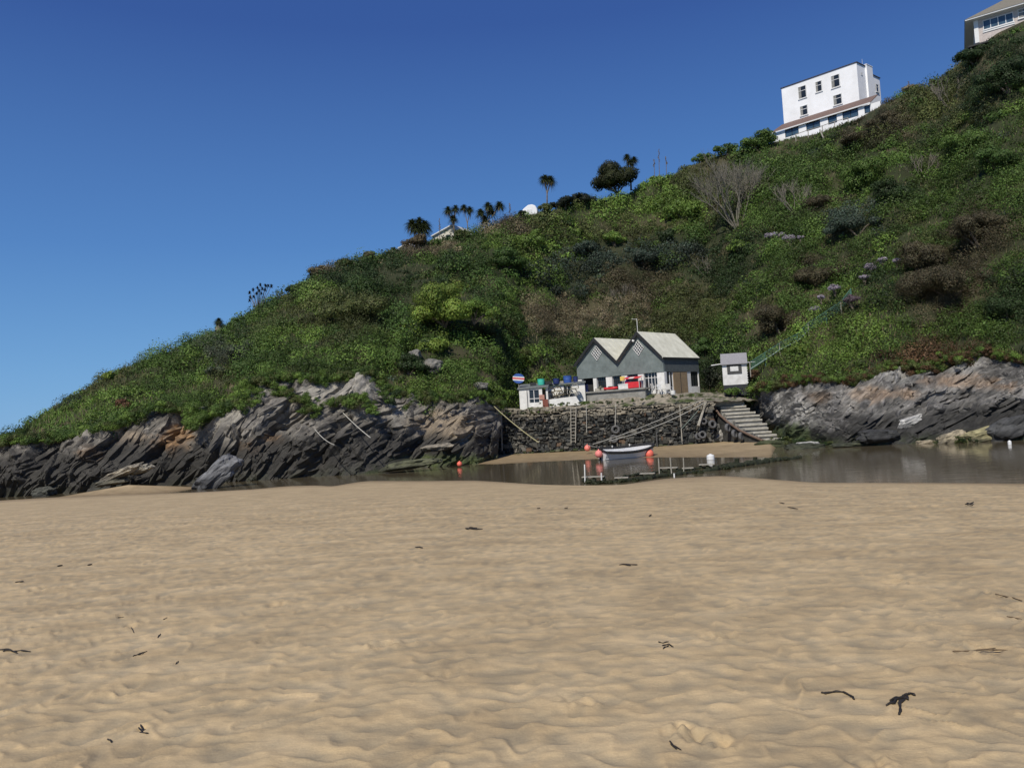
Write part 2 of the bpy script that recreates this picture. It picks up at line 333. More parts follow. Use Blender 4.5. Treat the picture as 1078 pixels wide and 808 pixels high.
# ------------------------------------------------------------------ rock
def rock_mat(name):
    m, nt, b = new_mat(name); N=nt.nodes; L=nt.links
    a=N.new('ShaderNodeAttribute'); a.attribute_name='Col'; geo=N.new('ShaderNodeNewGeometry')
    m0=N.new('ShaderNodeMapping'); m0.inputs['Rotation'].default_value=(0,R_(40),0); L.new(geo.outputs['Position'],m0.inputs[0])
    mp=N.new('ShaderNodeMapping'); mp.inputs['Scale'].default_value=(.62,1.0,2.2); L.new(m0.outputs[0],mp.inputs[0])
    n=N.new('ShaderNodeTexNoise'); n.inputs['Scale'].default_value=1.6; n.inputs['Detail'].default_value=9; n.inputs['Roughness'].default_value=.72; L.new(mp.outputs[0],n.inputs['Vector'])
    c=N.new('ShaderNodeValToRGB'); e=c.color_ramp.elements; e[0].position=.3; e[0].color=(.30,.30,.31,1); e[1].position=.66; e[1].color=(1.6,1.58,1.52,1); L.new(n.outputs['Fac'],c.inputs[0])
    x=N.new('ShaderNodeMix'); x.data_type='RGBA'; x.blend_type='MULTIPLY'; x.inputs[0].default_value=1; L.new(a.outputs['Color'],x.inputs[6]); L.new(c.outputs[0],x.inputs[7]); L.new(x.outputs[2],b.inputs['Base Color'])
    bp=N.new('ShaderNodeBump'); bp.inputs['Strength'].default_value=.8; bp.inputs['Distance'].default_value=.13; L.new(n.outputs['Fac'],bp.inputs['Height'])
    n2=N.new('ShaderNodeTexNoise'); n2.inputs['Scale'].default_value=6.0; n2.inputs['Detail'].default_value=4; L.new(mp.outputs[0],n2.inputs['Vector'])
    bp2=N.new('ShaderNodeBump'); bp2.inputs['Strength'].default_value=.5; bp2.inputs['Distance'].default_value=.08; L.new(n2.outputs['Fac'],bp2.inputs['Height']); L.new(bp.outputs[0],bp2.inputs['Normal'])
    L.new(bp2.outputs[0],b.inputs['Normal']); b.inputs['Roughness'].default_value=.75
    return m
M_rock = rock_mat('bedded slate rock')
def saw(x, k=.20):
    f = x-np.floor(x); return np.where(f<1-k, f/(1-k), (1-f)/k)
def seg(px,py,x0,y0,x1,y1,w):
    dx,dy=x1-x0,y1-y0; t=np.clip(((px-x0)*dx+(py-y0)*dy)/(dx*dx+dy*dy),0,1); return np.exp(-((px-x0-t*dx)**2+(py-y0-t*dy)**2)/w**2)
def blob(px,py,cx,cy,rx,ry,k=1.5):
    return np.exp(-(((px-cx)/rx)**2+((py-cy)/ry)**2)*k)
def rock_cols(P, px, py, s):
    cool = (px>700)[...,None]
    n = fbm(P*.35+4,4); n2 = fbm(P*1.3+8,3); n3 = perlin(np.stack([s*1.4,0*s,P[...,0]*.12],-1))
    grey = np.array([.150,.139,.121]); pale = np.array([.285,.268,.232]); dark = np.array([.026,.0245,.021]); ochre = np.array([.30,.175,.08]); tan=np.array([.27,.215,.15]); green=np.array([.055,.075,.020])
    def lerp(c,d,f): return c+(d-c)*f[...,None]
    c = np.zeros(P.shape)+grey*(.80+.5*saw(s/1.5)[...,None])
    c = lerp(c,pale,np.clip(ss(.15,.8,n+n3*.5),0,1)*.7)
    c = lerp(c,dark*2.2,ss(.1,.55,-n3+n2*.3)*.75)
    c = lerp(c,dark*1.6,ss(.80,.95,saw(s/.52+.8*n2))*.55*ss(-.3,.3,n))
    # photo-surveyed patches of stain
    oc = 0
    for q in [(20+160,470,28,16),(95,478,18,9),(188,458,22,14),(262,470,24,10),(285,462,18,8),(865,418,20,9),(920,415,26,10),(955,415,18,8),(1010,400,34,9),(1050,405,30,9),(975,400,14,6)]:
        oc = np.maximum(oc, blob(px,py,*q,1.1))
    c = lerp(c,ochre,np.clip(ss(.36,.80,oc+n*.30+n2*.25+n3*.25),0,1)*np.where(px>700,.40,.9))
    fs = perlin(np.stack([s*4.5,P[...,0]*.5+P[...,2]*.4,P[...,1]*.3],-1)); c = c*(1+.75*fs[...,None]+.35*perlin(np.stack([s*10,P[...,0]*1.1+P[...,2],P[...,1]],-1))[...,None])
    tn = np.maximum(blob(px,py,470,448,42,20,1.),blob(px,py,140,462,16,10,1.)); c = lerp(c,tan,ss(.3,.7,tn+n*.2)*.8)
    pl = 0
    for q in [(365,402,34,20),(395,405,22,20),(410,432,16,10),(268,412,14,12),(235,440,22,12),(330,410,18,14),(285,400,14,10),(840,440,40,22),(905,470-10,30,8),(1000,450,34,9),(946,395,24,12),(1015,385,22,10),(455,383,20,8)]:
        pl = np.maximum(pl, blob(px,py,*q,1.0))
    c = lerp(c,pale*1.12,ss(.35,.8,pl+n*.35+n2*.15+n3*.2)*.75)
    # tide zone: black lichen and mussels
    tide = 1.35+ .9*n + .5*n3
    right = px>780
    tide = np.where(right, .25+.8*n+.4*n3-.9*blob(px,py,840,440,60,60,1), tide)
    tide = np.where((px>420)&(px<560), .6+.9*n, tide)
    c = lerp(c,dark,ss(-.5,.45,tide-P[...,2])*.93)
    c = lerp(c,green,(1-ss(WZ+.1,WZ+1.0,P[...,2]+n2*.6))*np.where(right|(px>380),.8,.25)*ss(-.3,.3,n2))
    gt = np.maximum(blob(px,py,470,485,60,7,1),blob(px,py,820,465,45,22,1)); c = lerp(c,green*1.2,ss(.3,.7,gt+n2*.3)*.75)
    c = np.where(cool, c*np.array([.93,.97,1.06]), c)
    return np.clip(c*(1+.15*n2[...,None]),.008,.75)
GULLY=[(212,412,178,452,6,2.6),(178,452,150,492,8,2.2),(128,448,100,480,5,1.5),(312,434,286,452,5,1.6),(250,470,225,498,5,1.4),(365,440,330,478,6,1.3),(60,470,30,500,5,1.3),(447,440,425,480,5,1.4),(513,430,508,490,6,1.5),
  (905,402,880,440,4,1.6),(955,392,930,436,4,1.2),(1045,410,985,418,4,2.2),(1008,380,985,398,4,1.5),(870,404,850,440,3,1.0),(935,440,900,462,5,1.0),(1050,436,1000,446,4,1.2)]
def cliff(name, pxs, nv, A=1.0, name2=False):
    px = pxs[None,:]+np.zeros((nv,1)); v = np.linspace(-.30,1.30,nv)[:,None]+0*px
    yt,Dt = L_toe(pxs); yu,Du = L_top(pxs)
    B = U(pxs,yt,Dt); T = U(pxs,yu,Du)
    B[:,2] = np.minimum(B[:,2], WZ+.25)
    jn = np.stack([pxs/17.,pxs*0+3,pxs*0],-1); T[:,2] += (.75*perlin(jn)+.45*saw(pxs/23.+perlin(jn*.6+5),.35)-.2)*(pxs>-20)*np.where((pxs>320)&(pxs<430),.25,.8)
    P = np.zeros((nv,len(pxs),3)); vc = np.clip(v,0,1)[...,None]
    P = B[None]*(1-vc)+T[None]*vc
    prof = np.sin(PI*np.clip(v,0,1))                      # belly out a little
    P[...,1] -= prof*.8
    low = np.clip(-v,0,1); P[...,2] -= low*6; P[...,1] -= low*3
    hi = np.clip(v-1,0,1); P[...,1] += hi*14; P[...,2] -= hi*3.0
    x,y,z = P[...,0],P[...,1],P[...,2]
    wob = fbm(P*.16+2,3)
    a = R_(40)+.10*wob
    if name2: a = a+R_(14)*(1-ss(880,1000,pxs))[None,:]-R_(6)
    s = x*np.sin(a)-z*np.cos(a)+y*.22+wob*1.1; q = x*np.cos(a)+z*np.sin(a)
    Q = np.stack([s*.4,q*.10,y*.1],-1)
    m1 = .55+.45*perlin(Q+3); m2 = .6+.4*perlin(Q*2.3+9)
    # layered slabs: each bed rises gently to a broken edge
    d = 1.5*m1*saw(s/4.3+.35*perlin(np.stack([q*.13,0*q,y*.1],-1)))
    d = d+.6*m2*saw(s/1.5+.5*perlin(np.stack([q*.22,0*q+4,y*.1],-1)))
    d = d+.40*saw(s/.78+.8*perlin(np.stack([q*.5,0*q+8,y*.2],-1)),.3)*m2
    jt = 1-np.abs(perlin(np.stack([q*.45,s*.2,y*.2+5],-1)))*2; d = d-.5*np.clip(jt-.55,0,1)*1.6
    d = d+.45*fbm(P*.30+6,4)+.14*fbm(P*1.9,3)
    gx,gy = proj(P)
    for q_ in GULLY: d = d-q_[5]*seg(gx,gy,*q_[:4],q_[4])
    d = d+.10*perlin(np.stack([s*3.1,q*.7,y*.4],-1))
    d = (d-.8)*A - .7*(1-ss(0,.3,v))
    fade = ss(-.3,-.02,v)*.9+.1
    P[...,1] -= d*fade*.88; P[...,2] += d*fade*.35*(v<1.05)
    P[...,0] -= d*fade*.25
    ppx,ppy = proj(P)
    C = rock_cols(P,ppx,ppy,s)
    # long beds standing out of the face, each following the bedding across the surface
    rg = np.random.default_rng(len(pxs)); SV=[];SF_=[]; nb=0
    v0 = v[:,0]; Bh = np.maximum(np.linalg.norm(T-B,axis=1),1.0); outw=np.array([-.25,-.86,.38])
    ok = np.where((pxs>-60)&(pxs<1120))[0]; pl_,ph_ = pxs[ok[0]],pxs[ok[-1]]
    def surf(pv, vv):
        fi=np.clip(np.interp(vv,v0,np.arange(nv)),0,nv-1.001); fj=np.clip(np.interp(pv,pxs,np.arange(len(pxs))),0,len(pxs)-1.001); i0=fi.astype(int); j0=fj.astype(int); u=(fi-i0)[:,None]; w=(fj-j0)[:,None]
        return (P[i0,j0]*(1-u)+P[i0+1,j0]*u)*(1-w)+(P[i0,j0+1]*(1-u)+P[i0+1,j0+1]*u)*w, a[i0,j0]
    for k in range(int(950*A)):
        c=rg.uniform(pl_,ph_); vv=rg.uniform(-.1,.95); L_=rg.uniform(.5,1.8) if rg.random()<.62 else rg.uniform(1.8,5); T_=rg.uniform(.07,.26)+.22*(L_>1.8)*rg.random(); h_=rg.uniform(.05,.24)+.16*(L_>1.8)*rg.random(); ns=7
        t=np.linspace(-.5,.5,ns); D_=np.interp(c,pxs,B[:,1]); aj=float(surf(np.array([c]),np.array([vv]))[1][0])+rg.normal()*.05
        pv=c+t*L_*math.cos(aj)*F/D_; vq=vv+t*L_*math.sin(aj)/np.interp(c,pxs,Bh); keep=(vq>-.25)&(vq<1.02)
        if keep.sum()<4: continue
        pv,vq,tt=pv[keep],vq[keep],t[keep]; ns=len(pv); S0,_=surf(pv,vq)
        tl=np.linspace(0,1,ns)[:,None]; m0_=S0[:2].mean(0); m1_=S0[-2:].mean(0); S1=(m0_*(1-tl)+m1_*tl)*.92+S0*.08; S1=S1+(np.median(S0[:,1])-np.median(S1[:,1]))*np.array([0,1,0.])*.7+rg.normal(size=S1.shape)*.018*(1+L_*.3)
        e_=np.clip((.5-np.abs(tt))*rg.uniform(5,20),0.35,1)[:,None]*(.75+.5*rg.random((ns,1))); n_=np.array([-math.sin(aj),-.1,math.cos(aj)])
        r0=S1+n_*T_*e_-outw*.25; r1=S1+n_*T_*e_+outw*h_*.35*e_; r2=S1-n_*T_*e_*.8+outw*h_*e_; r3=S1-n_*T_*e_-outw*.25
        SV.append(np.stack([r0,r1,r2,r3],1).reshape(-1,3))
        for q_ in range(ns-1):
            for m_ in range(4): a0=nb+q_*4+m_; a1=nb+q_*4+(m_+1)%4; SF_.append((a0,a1,a1+4,a0+4))
        SF_.append((nb,nb+3,nb+2,nb+1)); e0=nb+(ns-1)*4; SF_.append((e0,e0+1,e0+2,e0+3)); nb+=ns*4
    SV=np.concatenate(SV); sx,sy=proj(SV); ss_=SV[:,0]*math.sin(aj)-SV[:,2]*math.cos(aj)+SV[:,1]*.22; SCc=rock_cols(SV,sx,sy,ss_)
    base_=P.size//3; o = np_mesh(name,np.concatenate([P.reshape(-1,3),np.array(SV)]),np.concatenate([grid_faces(nv,len(pxs)),np.array(SF_)+base_]),M_rock,np.concatenate([C.reshape(-1,3),np.clip(np.array(SCc),.008,.6)])); tag(o,kind='structure')
    return P
cliff('cliff_rock', np.concatenate([np.arange(-420,-40,6),np.arange(-40,525,1.15)]), 120)
cliff('cliff_rock', np.concatenate([np.arange(782,1110,1.15),np.arange(1110,1500,6)]), 110, .85, True)
# ------------------------------------------------------------------ hillside
HB = 3.2
def hill_point(px, t):
    """px photo column, t 0 (cliff top) .. 1 (skyline) .. 2 (plateau behind)"""
    yu,Du = L_top(px); ys,Ds = L_sky(px)
    A = U(px,yu+2,Du+.4); B = U(px,ys,Ds)
    A[...,2] -= .5
    tc = np.clip(t,0,1)[...,None]; P = A*(1-tc)+B*tc
    cove = ss(545,600,px)*(1-ss(770,830,px))
    w = np.sin(PI*np.clip(t,0,1)); hgt = np.clip((B[...,2]-A[...,2])/30,0,1)
    P[...,1] += w*cove*3.0*hgt
    n = fbm(P*.055+2,3)*2.6*w*hgt + fbm(P*.17+7,3)*.9*np.clip(w*2,0,1)*np.clip(hgt*3,0,1)
    P[...,1] -= n; P[...,2] += n*.35
    qx,qy = proj(P); dent = 3.6*blob(qx,qy,498,357,26,9,1.2)+2.6*blob(qx,qy,433+ (362-qy)*.7,362,8,17,1.2)
    P[...,1] += dent*ss(.02,.1,t)*(1-ss(.9,1,t))
    tb = np.clip(t-1,0,1)
    dirn = B[...,:2]/np.linalg.norm(B[...,:2],axis=-1)[...,None]
    back = tb*70; P[...,0] += dirn[...,0]*back; P[...,1] += dirn[...,1]*back
    dz = np.interp(px,[-400,0,120,300,500],[-9,-9,-5,1.0,3.0]); P[...,2] += dz*(1-np.exp(-tb*3))
    return P
def hillside():
    pxs = np.concatenate([np.arange(-420,-40,10),np.arange(-40,1120,3.5),np.arange(1120,1501,12)]); ts = np.concatenate([np.linspace(0,1,110),[1.02,1.05,1.1,1.2,1.4,1.7,2.0]])
    px,t = np.meshgrid(pxs,ts); P = hill_point(px,t)
    n = fbm(P*.12,4); c1=np.array([.030,.036,.015]); c2=np.array([.060,.055,.028]); f=ss(.0,.6,n)[...,None]
    C = c1*(1-f)+c2*f
    m = leaf_mat('hillside soil and litter',rough=.95,trans=0.0)
    o = np_mesh('hillside',P.reshape(-1,3),grid_faces(len(ts),len(pxs)),m,C.reshape(-1,3),smooth=True); tag(o,kind='structure')
hillside()
# ------------------------------------------------------------------ vegetation
M_leaf = leaf_mat('leaves'); M_wood = mat('bark',(.16,.13,.10),.9,.3,6,.4,30)
M_twig = mat('bare twigs',(.23,.20,.165),.9,.25,4)
SP = {  # base colour, spread, leaf size factor, bush height factor, twig share
 'mid':((.082,.137,.027),1.0), 'bright':((.130,.205,.038),1.1), 'dark':((.032,.056,.017),.9), 'olive':((.088,.105,.032),.9),
 'brown':((.084,.073,.039),.8), 'grey':((.085,.105,.062),.9), 'tan':((.20,.17,.10),.8), 'ivy':((.060,.108,.024),1.3), 'red':((.095,.055,.026),.8),
 'lime':((.17,.24,.04),1.0), 'blue':((.050,.072,.050),.9), 'black':((.014,.020,.010),1.0), 'lilac':((.42,.33,.46),.7), 'white':((.50,.50,.46),.6)}
NAMES = list(SP); SC = np.array([SP[k][0] for k in NAMES])
ZONES = [ # photo x, y, rx, ry, kind, strength   (survey of what grows where; one dark zone stands for shade)
 (985,300,60,45,'brown',1.1),(1040,240,45,55,'brown',1.0),(820,345,34,26,'brown',1.2),(860,280,50,26,'brown',.7),(925,125,45,28,'brown',1.3),(780,215,40,40,'brown',.8),
 (640,290,50,24,'brown',1.3),(690,320,60,36,'tan',.9),(610,330,60,26,'tan',.9),(560,340,30,30,'tan',.6),(700,290,40,20,'brown',.9),(350,285,30,10,'tan',1.2),(430,262,30,9,'tan',1.2),
 (520,238,30,10,'tan',1.1),(470,330,44,38,'lime',1.6),(475,375,50,12,'mid',1.2),(445,345,22,22,'dark',1.0),(490,352,34,8,'dark',1.4),(420,330,50,40,'ivy',.8),(350,340,44,26,'olive',1.2),  # flat dark zone under the lime tree puts its shade into leaf colour
 (300,350,60,26,'bright',.7),(240,375,30,16,'grey',1.2),(90,430,60,16,'bright',.8),(130,400,50,12,'olive',1.),(60,445,40,10,'bright',.8),(240,420,40,22,'bright',.8),(100,405,20,10,'lime',.5),
 (560,270,60,28,'bright',1.3),(690,215,60,30,'bright',1.2),(520,290,40,24,'ivy',.9),(640,245,60,14,'olive',1.0),(650,270,50,16,'blue',1.3),(590,290,60,20,'blue',.9),(700,265,44,14,'blue',1.2),
 (610,208,40,10,'black',1.8),(700,255,20,14,'dark',1.),(830,200,50,40,'mid',.9),(910,185,30,26,'mid',1.3),(940,205,40,14,'dark',1.0),(990,180,60,30,'mid',.9),(900,232,50,14,'blue',1.0),
 (860,215,50,16,'brown',.8),(1000,110,60,30,'olive',.8),(1050,80,40,40,'dark',1.2),(950,110,30,16,'tan',.8),(870,370,60,26,'bright',1.3),(920,350,70,24,'bright',1.1),(960,372,60,12,'red',1.4),
 (890,390,40,8,'red',1.5),(1030,350,50,20,'mid',1.1),(1010,368,40,10,'red',1.1),(790,395,14,12,'red',1.0),(760,300,40,60,'dark',.8),(745,385,22,24,'dark',1.6),(720,330,40,40,'olive',.8),
 (790,150,40,10,'bright',.8),(560,400,30,20,'bright',1.0),(500,400,60,14,'mid',1.1),(480,415,50,10,'bright',.9),(535,395,20,10,'dark',1.),(800,240,40,14,'lime',.5),(880,300,30,14,'lime',.5),
 (850,330,20,8,'lime',.9),(1000,320,40,26,'brown',.8),(330,380,50,18,'mid',1.0),(180,400,40,20,'mid',1.0),(400,290,60,20,'dark',.7),(750,190,30,20,'olive',1.0),(580,240,40,12,'olive',.9),(1060,320,30,30,'dark',.8)]
def species(px, py, P):
    n = len(px); sc = np.zeros((n,len(NAMES)))
    base = {'mid':.70,'olive':.45,'ivy':.5,'dark':.42,'bright':.38,'brown':-.08,'grey':.05,'blue':.18,'tan':.02,'lime':-.1,'red':-.6,'black':-.5,'lilac':-9,'white':-9}
    for k,nm in enumerate(NAMES): sc[:,k] = base[nm] + .55*fbm(P*.09+31*k,2) + .30*perlin(P*.35+13*k) + .22*RNG.normal(size=n)
    for (cx,cy,rx,ry,nm,st) in ZONES: sc[:,NAMES.index(nm)] += st*np.exp(-(((px-cx)/rx)**2+((py-cy)/ry)**2)*.9)
    return sc.argmax(1)
def foliage(centers, radii, up, counts, base, lsize, seed=0, flat=.75, tone=None, KK=9):
    """leaf quads on lumpy domes; all numpy. returns V,F,C"""
    rg = np.random.default_rng(100+seed); idx = np.repeat(np.arange(len(centers)),counts); n = len(idx)
    K = KK; d = rg.normal(size=(n,3)); d /= np.linalg.norm(d,axis=1)[:,None]
    hub = rg.normal(size=(len(centers),K,3)); hub /= np.linalg.norm(hub,axis=2)[:,:,None]; pick = rg.integers(0,K,n); hd = hub[idx,pick]; ho = d.copy()
    hk = (hd*up[idx]).sum(1); hd = hd - up[idx]*np.minimum(hk,0)[:,None]*1.8
    d = hd*1.0+ho*.62; d /= np.linalg.norm(d,axis=1)[:,None]
    upi = up[idx]; dt = (d*upi).sum(1); d = d - upi*np.minimum(dt,0)[:,None]*1.75; d /= np.linalg.norm(d,axis=1)[:,None]
    r = radii[idx]; sd = idx[:,None]*np.array([3.7,1.9,5.3])
    lump = 1+.42*perlin(d*2.1+sd)+.22*perlin(d*4.7+sd)
    sh = (1-.32*rg.random(n)**2.2)
    off = (hd*(.72 if KK>12 else .62)+ho*(.36 if KK>12 else .46)*sh[:,None])*(r*(.8+.2*lump))[:,None]; k = (off*upi).sum(1); off -= upi*(k*(1-flat))[:,None]
    p = centers[idx]+off
    nn = d*.35+ho*.75+rg.normal(size=(n,3))*.22; nn /= np.linalg.norm(nn,axis=1)[:,None]
    a = np.cross(nn,rg.normal(size=(n,3))); a /= np.linalg.norm(a,axis=1)[:,None]; b = np.cross(nn,a)
    s = lsize[idx]*(.6+.8*rg.random(n)); s2 = s*(.55+.3*rg.random(n))
    a = a*s[:,None]*.5; b = b*s2[:,None]*.5
    V = np.stack([p-a,p-b*.9+a*.1,p+a,p+b],1).reshape(-1,3)
    Fq = np.arange(n*4).reshape(-1,4)
    t = (tone[idx] if tone is not None else 1.0)*(.90+.20*rg.random(n))*(1+.14*perlin(p*2.2))
    tk = .72+.56*rg.random((len(centers),K)); t = t*tk[idx,pick]
    C = base[idx]*np.clip(t,.3,2)[:,None]*(1+.06*rg.normal(size=(n,3)))
    C = np.repeat(np.clip(C,.003,.9),4,0)
    return V,Fq,C
def sub_dirs(P):
    return P
def hill_samples():
    pxs = np.arange(-100,1260,5.); ts = np.concatenate([np.linspace(0,1,90),1+np.linspace(.01,.13,6)]); px,t = np.meshgrid(pxs,ts); P = hill_point(px,t)
    e1 = P[1:,:-1]-P[:-1,:-1]; e2 = P[:-1,1:]-P[:-1,:-1]; cr = np.cross(e2,e1); ar_ = np.linalg.norm(cr,axis=2); nrm = cr/ar_[...,None]
    nrm *= np.sign(nrm[...,2:3])
    return P,nrm,ar_
HP,HN,HA = hill_samples()
def scatter(n, seed, w=None):
    rg = np.random.default_rng(seed); p = HA.copy(); 
    if w is not None: p = p*w
    p = p.ravel()/p.sum(); k = rg.choice(p.size,n,p=p); i,j = np.unravel_index(k,HA.shape); u,v = rg.random(n),rg.random(n)
    P = HP[i,j]*((1-u)*(1-v))[:,None]+HP[i+1,j]*(u*(1-v))[:,None]+HP[i,j+1]*((1-u)*v)[:,None]+HP[i+1,j+1]*(u*v)[:,None]
    return P, HN[i,j]
UPV = np.array([0,-.25,1.])
def keep_clear(P, px, py, rad):
    """no scrub inside the built places"""
    k = np.ones(len(P),bool)
    k &= ~((px>812)&(px<934)&(py<np.interp(px,[812,820,850,870,900,934],[147,144,137,131,118,103])))
    k &= ~((px>1013)&(py<np.interp(px,[1013,1030,1045,1066,1090,1150],[54,45,35,25,16,0])))
    k &= RNG.random(len(px)) > .97*np.clip(1.6*(blob(px,py,498,357,26,9,1.2)+blob(px,py,433+(362-py)*.7,362,8,17,1.2)),0,1)
    return k
CLEAR = [(815,60,935,138),(1010,0,1090,38)]
def scrub():
    CV=.40; area = HA.sum(); out=[]; print('hill area',area)
    for (n,r0,r1,seed) in ((3200,.5,1.0,1),(2200,1.0,1.8,2),(740,1.7,3.1,3)):
        P,Nn = scatter(n,seed); px,py = proj(P); rg=np.random.default_rng(seed+50)
        r = r0+(r1-r0)*rg.random(n)**1.3; k = keep_clear(P,px,py-r*8,r); P,Nn,px,py,r = P[k],Nn[k],px[k],py[k],r[k]
        r = np.where((px<160)|(py>400), r*.75, r)
        # behind the skyline only low growth
        sp = species(px,py,P); up = Nn*.75+np.array([0,-.1,.55]); up/=np.linalg.norm(up,axis=1)[:,None]
        base = SC[sp]*(.52+1.0*rg.random(len(P))**1.3)[:,None]; D=P[:,1]
        ls = (.122+.075*rg.random(len(P)))*np.clip(D/85,.75,1.3); ls = np.where(np.isin(sp,[NAMES.index('bright'),NAMES.index('lime'),NAMES.index('ivy')]),ls*1.18,ls); ls=np.where(np.isin(sp,[NAMES.index('brown'),NAMES.index('tan')]),ls*.75,ls)
        cnt = np.clip((2*PI*r*r*.95/(ls*ls*.36)*CV),20,5000).astype(int)
        out.append(foliage(*(lambda a,b,c,d,e,f,g:(a,b,c,d,e,f,g))(P-up*(r*.25)[:,None],r,up,cnt,base,ls,seed),flat=(.85 if seed<3 else .92),tone=.85+.3*rg.random(len(P)),KK={1:9,2:14,3:34}[seed]))
    V=np.concatenate([o[0] for o in out]); C=np.concatenate([o[2] for o in out]); Fq=np.arange(len(V)).reshape(-1,4)
    print('scrub quads',len(Fq))
    tag(np_mesh('scrub',V,Fq,M_leaf,C),'dense green and brown scrub and ivy covering the hillside','scrub',kind='stuff')
scrub()
def grass():
    rg=np.random.default_rng(5); n=170000; P,Nn=scatter(n,77); px,py=proj(P)
    sp=species(px,py,P); kt=np.isin(sp,[NAMES.index(k) for k in('tan','bright','red','olive')]) | (rg.random(n)<.3); k=kt&keep_clear(P,px,py-5,0)
    P,Nn,sp=P[k],Nn[k],sp[k]; n=len(P)
    h=.20+.38*rg.random(n); ln=rg.normal(size=(n,3))*.35; ln[:,2]=1; ln/=np.linalg.norm(ln,axis=1)[:,None]; sd=rg.normal(size=(n,3)); sd=np.cross(ln,sd); sd/=np.linalg.norm(sd,axis=1)[:,None]; w_=.03+.03*rg.random(n)
    V=np.stack([P-sd*w_[:,None],P+sd*w_[:,None],P+ln*h[:,None]],1).reshape(-1,3)
    c=SC[sp]*(.8+.6*rg.random(n))[:,None]; mixw=rg.random(n)[:,None]<.25; c=np.where(mixw,np.array([.22,.18,.10]),c)
    tag(np_mesh('long_grass',V,np.arange(len(V)).reshape(-1,3),M_leaf,np.repeat(c,3,0)),'long dry and green grass between the hillside bushes','grass',kind='stuff')
grass()
# ------------------------------------------------------------------ the built places
_hpx,_hpy = proj(HP)
def hill_at(px, py):
    d = (_hpx-px)**2+(_hpy-py)**2; i,j = np.unravel_index(d.argmin(),d.shape); return Vector([float(v) for v in HP[i,j]]), Vector([float(v) for v in HN[min(i,HN.shape[0]-1),min(j,HN.shape[1]-1)]])
def basis(O, X, Y):
    """frame: origin O, x towards X, y towards Y (both level), z up, all in metres"""
    ex=Vector((X.x-O.x,X.y-O.y,0)); ey=Vector((Y.x-O.x,Y.y-O.y,0)); W=ex.length; D=ey.length; ex.normalize(); ey.normalize()
    return Matrix(((ex.x,ey.x,0,O.x),(ex.y,ey.y,0,O.y),(0,0,1,O.z),(0,0,0,1))), W, D
def P4(fr,*pts): return [fr@Vector(p) for p in pts]
def bx(mb, fr, x0,x1,y0,y1,z0,z1): return mb.box(((x0+x1)/2,(y0+y1)/2,(z0+z1)/2),(abs(x1-x0),abs(y1-y0),abs(z1-z0)),fr)
white=mat('limewashed wall',(.74,.74,.71),.85,.10,1.6,.25,14,stain=(.45,.43,.38)); hotelw=mat('white painted render',(.88,.88,.88),.8,.04,.5,.1,6,stain=(.7,.69,.66))
dglass=mat('dark window glass',(.018,.022,.026),.12,.3,2,spec=.6); bglass=mat('blue reflecting glass',(.05,.09,.13),.08,.3,1,spec=.8); frame_w=mat('white window frame',(.72,.72,.70),.5,.05)
slate=mat('grey green slates',(.16,.19,.185),.75,.2,1.6,.4,22,stain=(.08,.10,.095)); slate_shaded=mat('shaded slates',(.10,.115,.115),.75,.2,5,.3,18); bargew=mat('black barge board',(.02,.021,.022),.6,.2)  # second slate is a darker copy, the sides' shade put into its colour
roofm=mat('pale felt roof',(.66,.65,.54),.85,.08,1.2,.2,10,stain=(.38,.37,.28)); concrete=mat('weathered concrete',(.42,.395,.335),.9,.2,2.5,.4,20,stain=(.16,.16,.12)); greyrend=mat('grey cement render',(.26,.255,.235),.9,.22,2,.3,18,stain=(.10,.10,.08))
doorm=mat('bare plywood door',(.30,.215,.125),.8,.14,4,stain=(.20,.15,.09)); redbrown=mat('red brown paint',(.20,.065,.045),.7,.2,4); tile=mat('red brown roof tiles',(.155,.105,.088),.85,.2,4,.3,25)
black=mat('black rubber',(.022,.022,.023),.8,.3,5); tyre_m=mat('weathered tyre rubber',(.10,.10,.10),.85,.35,6,.3,30); ropem=mat('weathered rope',(.42,.41,.36),.9,.2,9); ropey=mat('yellowed rope',(.50,.47,.27),.9,.2,9)
timber=mat('grey driftwood timber',(.33,.31,.26),.9,.25,5,.4,26); weed=mat('weed covered timber',(.020,.024,.011),.8,.5,7,.8,14); whitep=mat('worn white paint',(.70,.70,.67),.6,.14,6); rust=mat('rusted steel',(.14,.095,.07),.85,.3,6,.4,26)
coral=mat('coral pink vinyl',(.80,.23,.18),.45,.12,3); coralo=mat('orange red vinyl',(.80,.17,.12),.45,.12,3); pinkm=mat('faded pink vinyl',(.76,.24,.21),.5,.12,3)
blue=mat('blue plastic',(.045,.11,.36),.45,.15,4); navy=mat('navy plastic',(.022,.035,.13),.45,.2,4); aqua=mat('turquoise plastic',(.06,.50,.37),.45,.1,4); red=mat('red plastic',(.62,.035,.045),.45,.12,4)
yellow=mat('yellow board',(.70,.50,.12),.6,.1,4); purple=mat('purple cloth',(.20,.09,.33),.8,.1,4); teal=mat('teal netting',(.07,.17,.14),.8,.2,6); hullm=mat('grey white hull',(.66,.67,.67),.4,.07,1.4); inner=mat('white boat lining',(.74,.75,.74),.5,.07,2)
brick=mat('pinkish brick',(.52,.46,.42),.85,.15,6); hroof=mat('brown grey roof tiles',(.19,.175,.14),.9,.15,5,.3,20); cream=mat('cream wall',(.66,.62,.52),.8,.06,2)
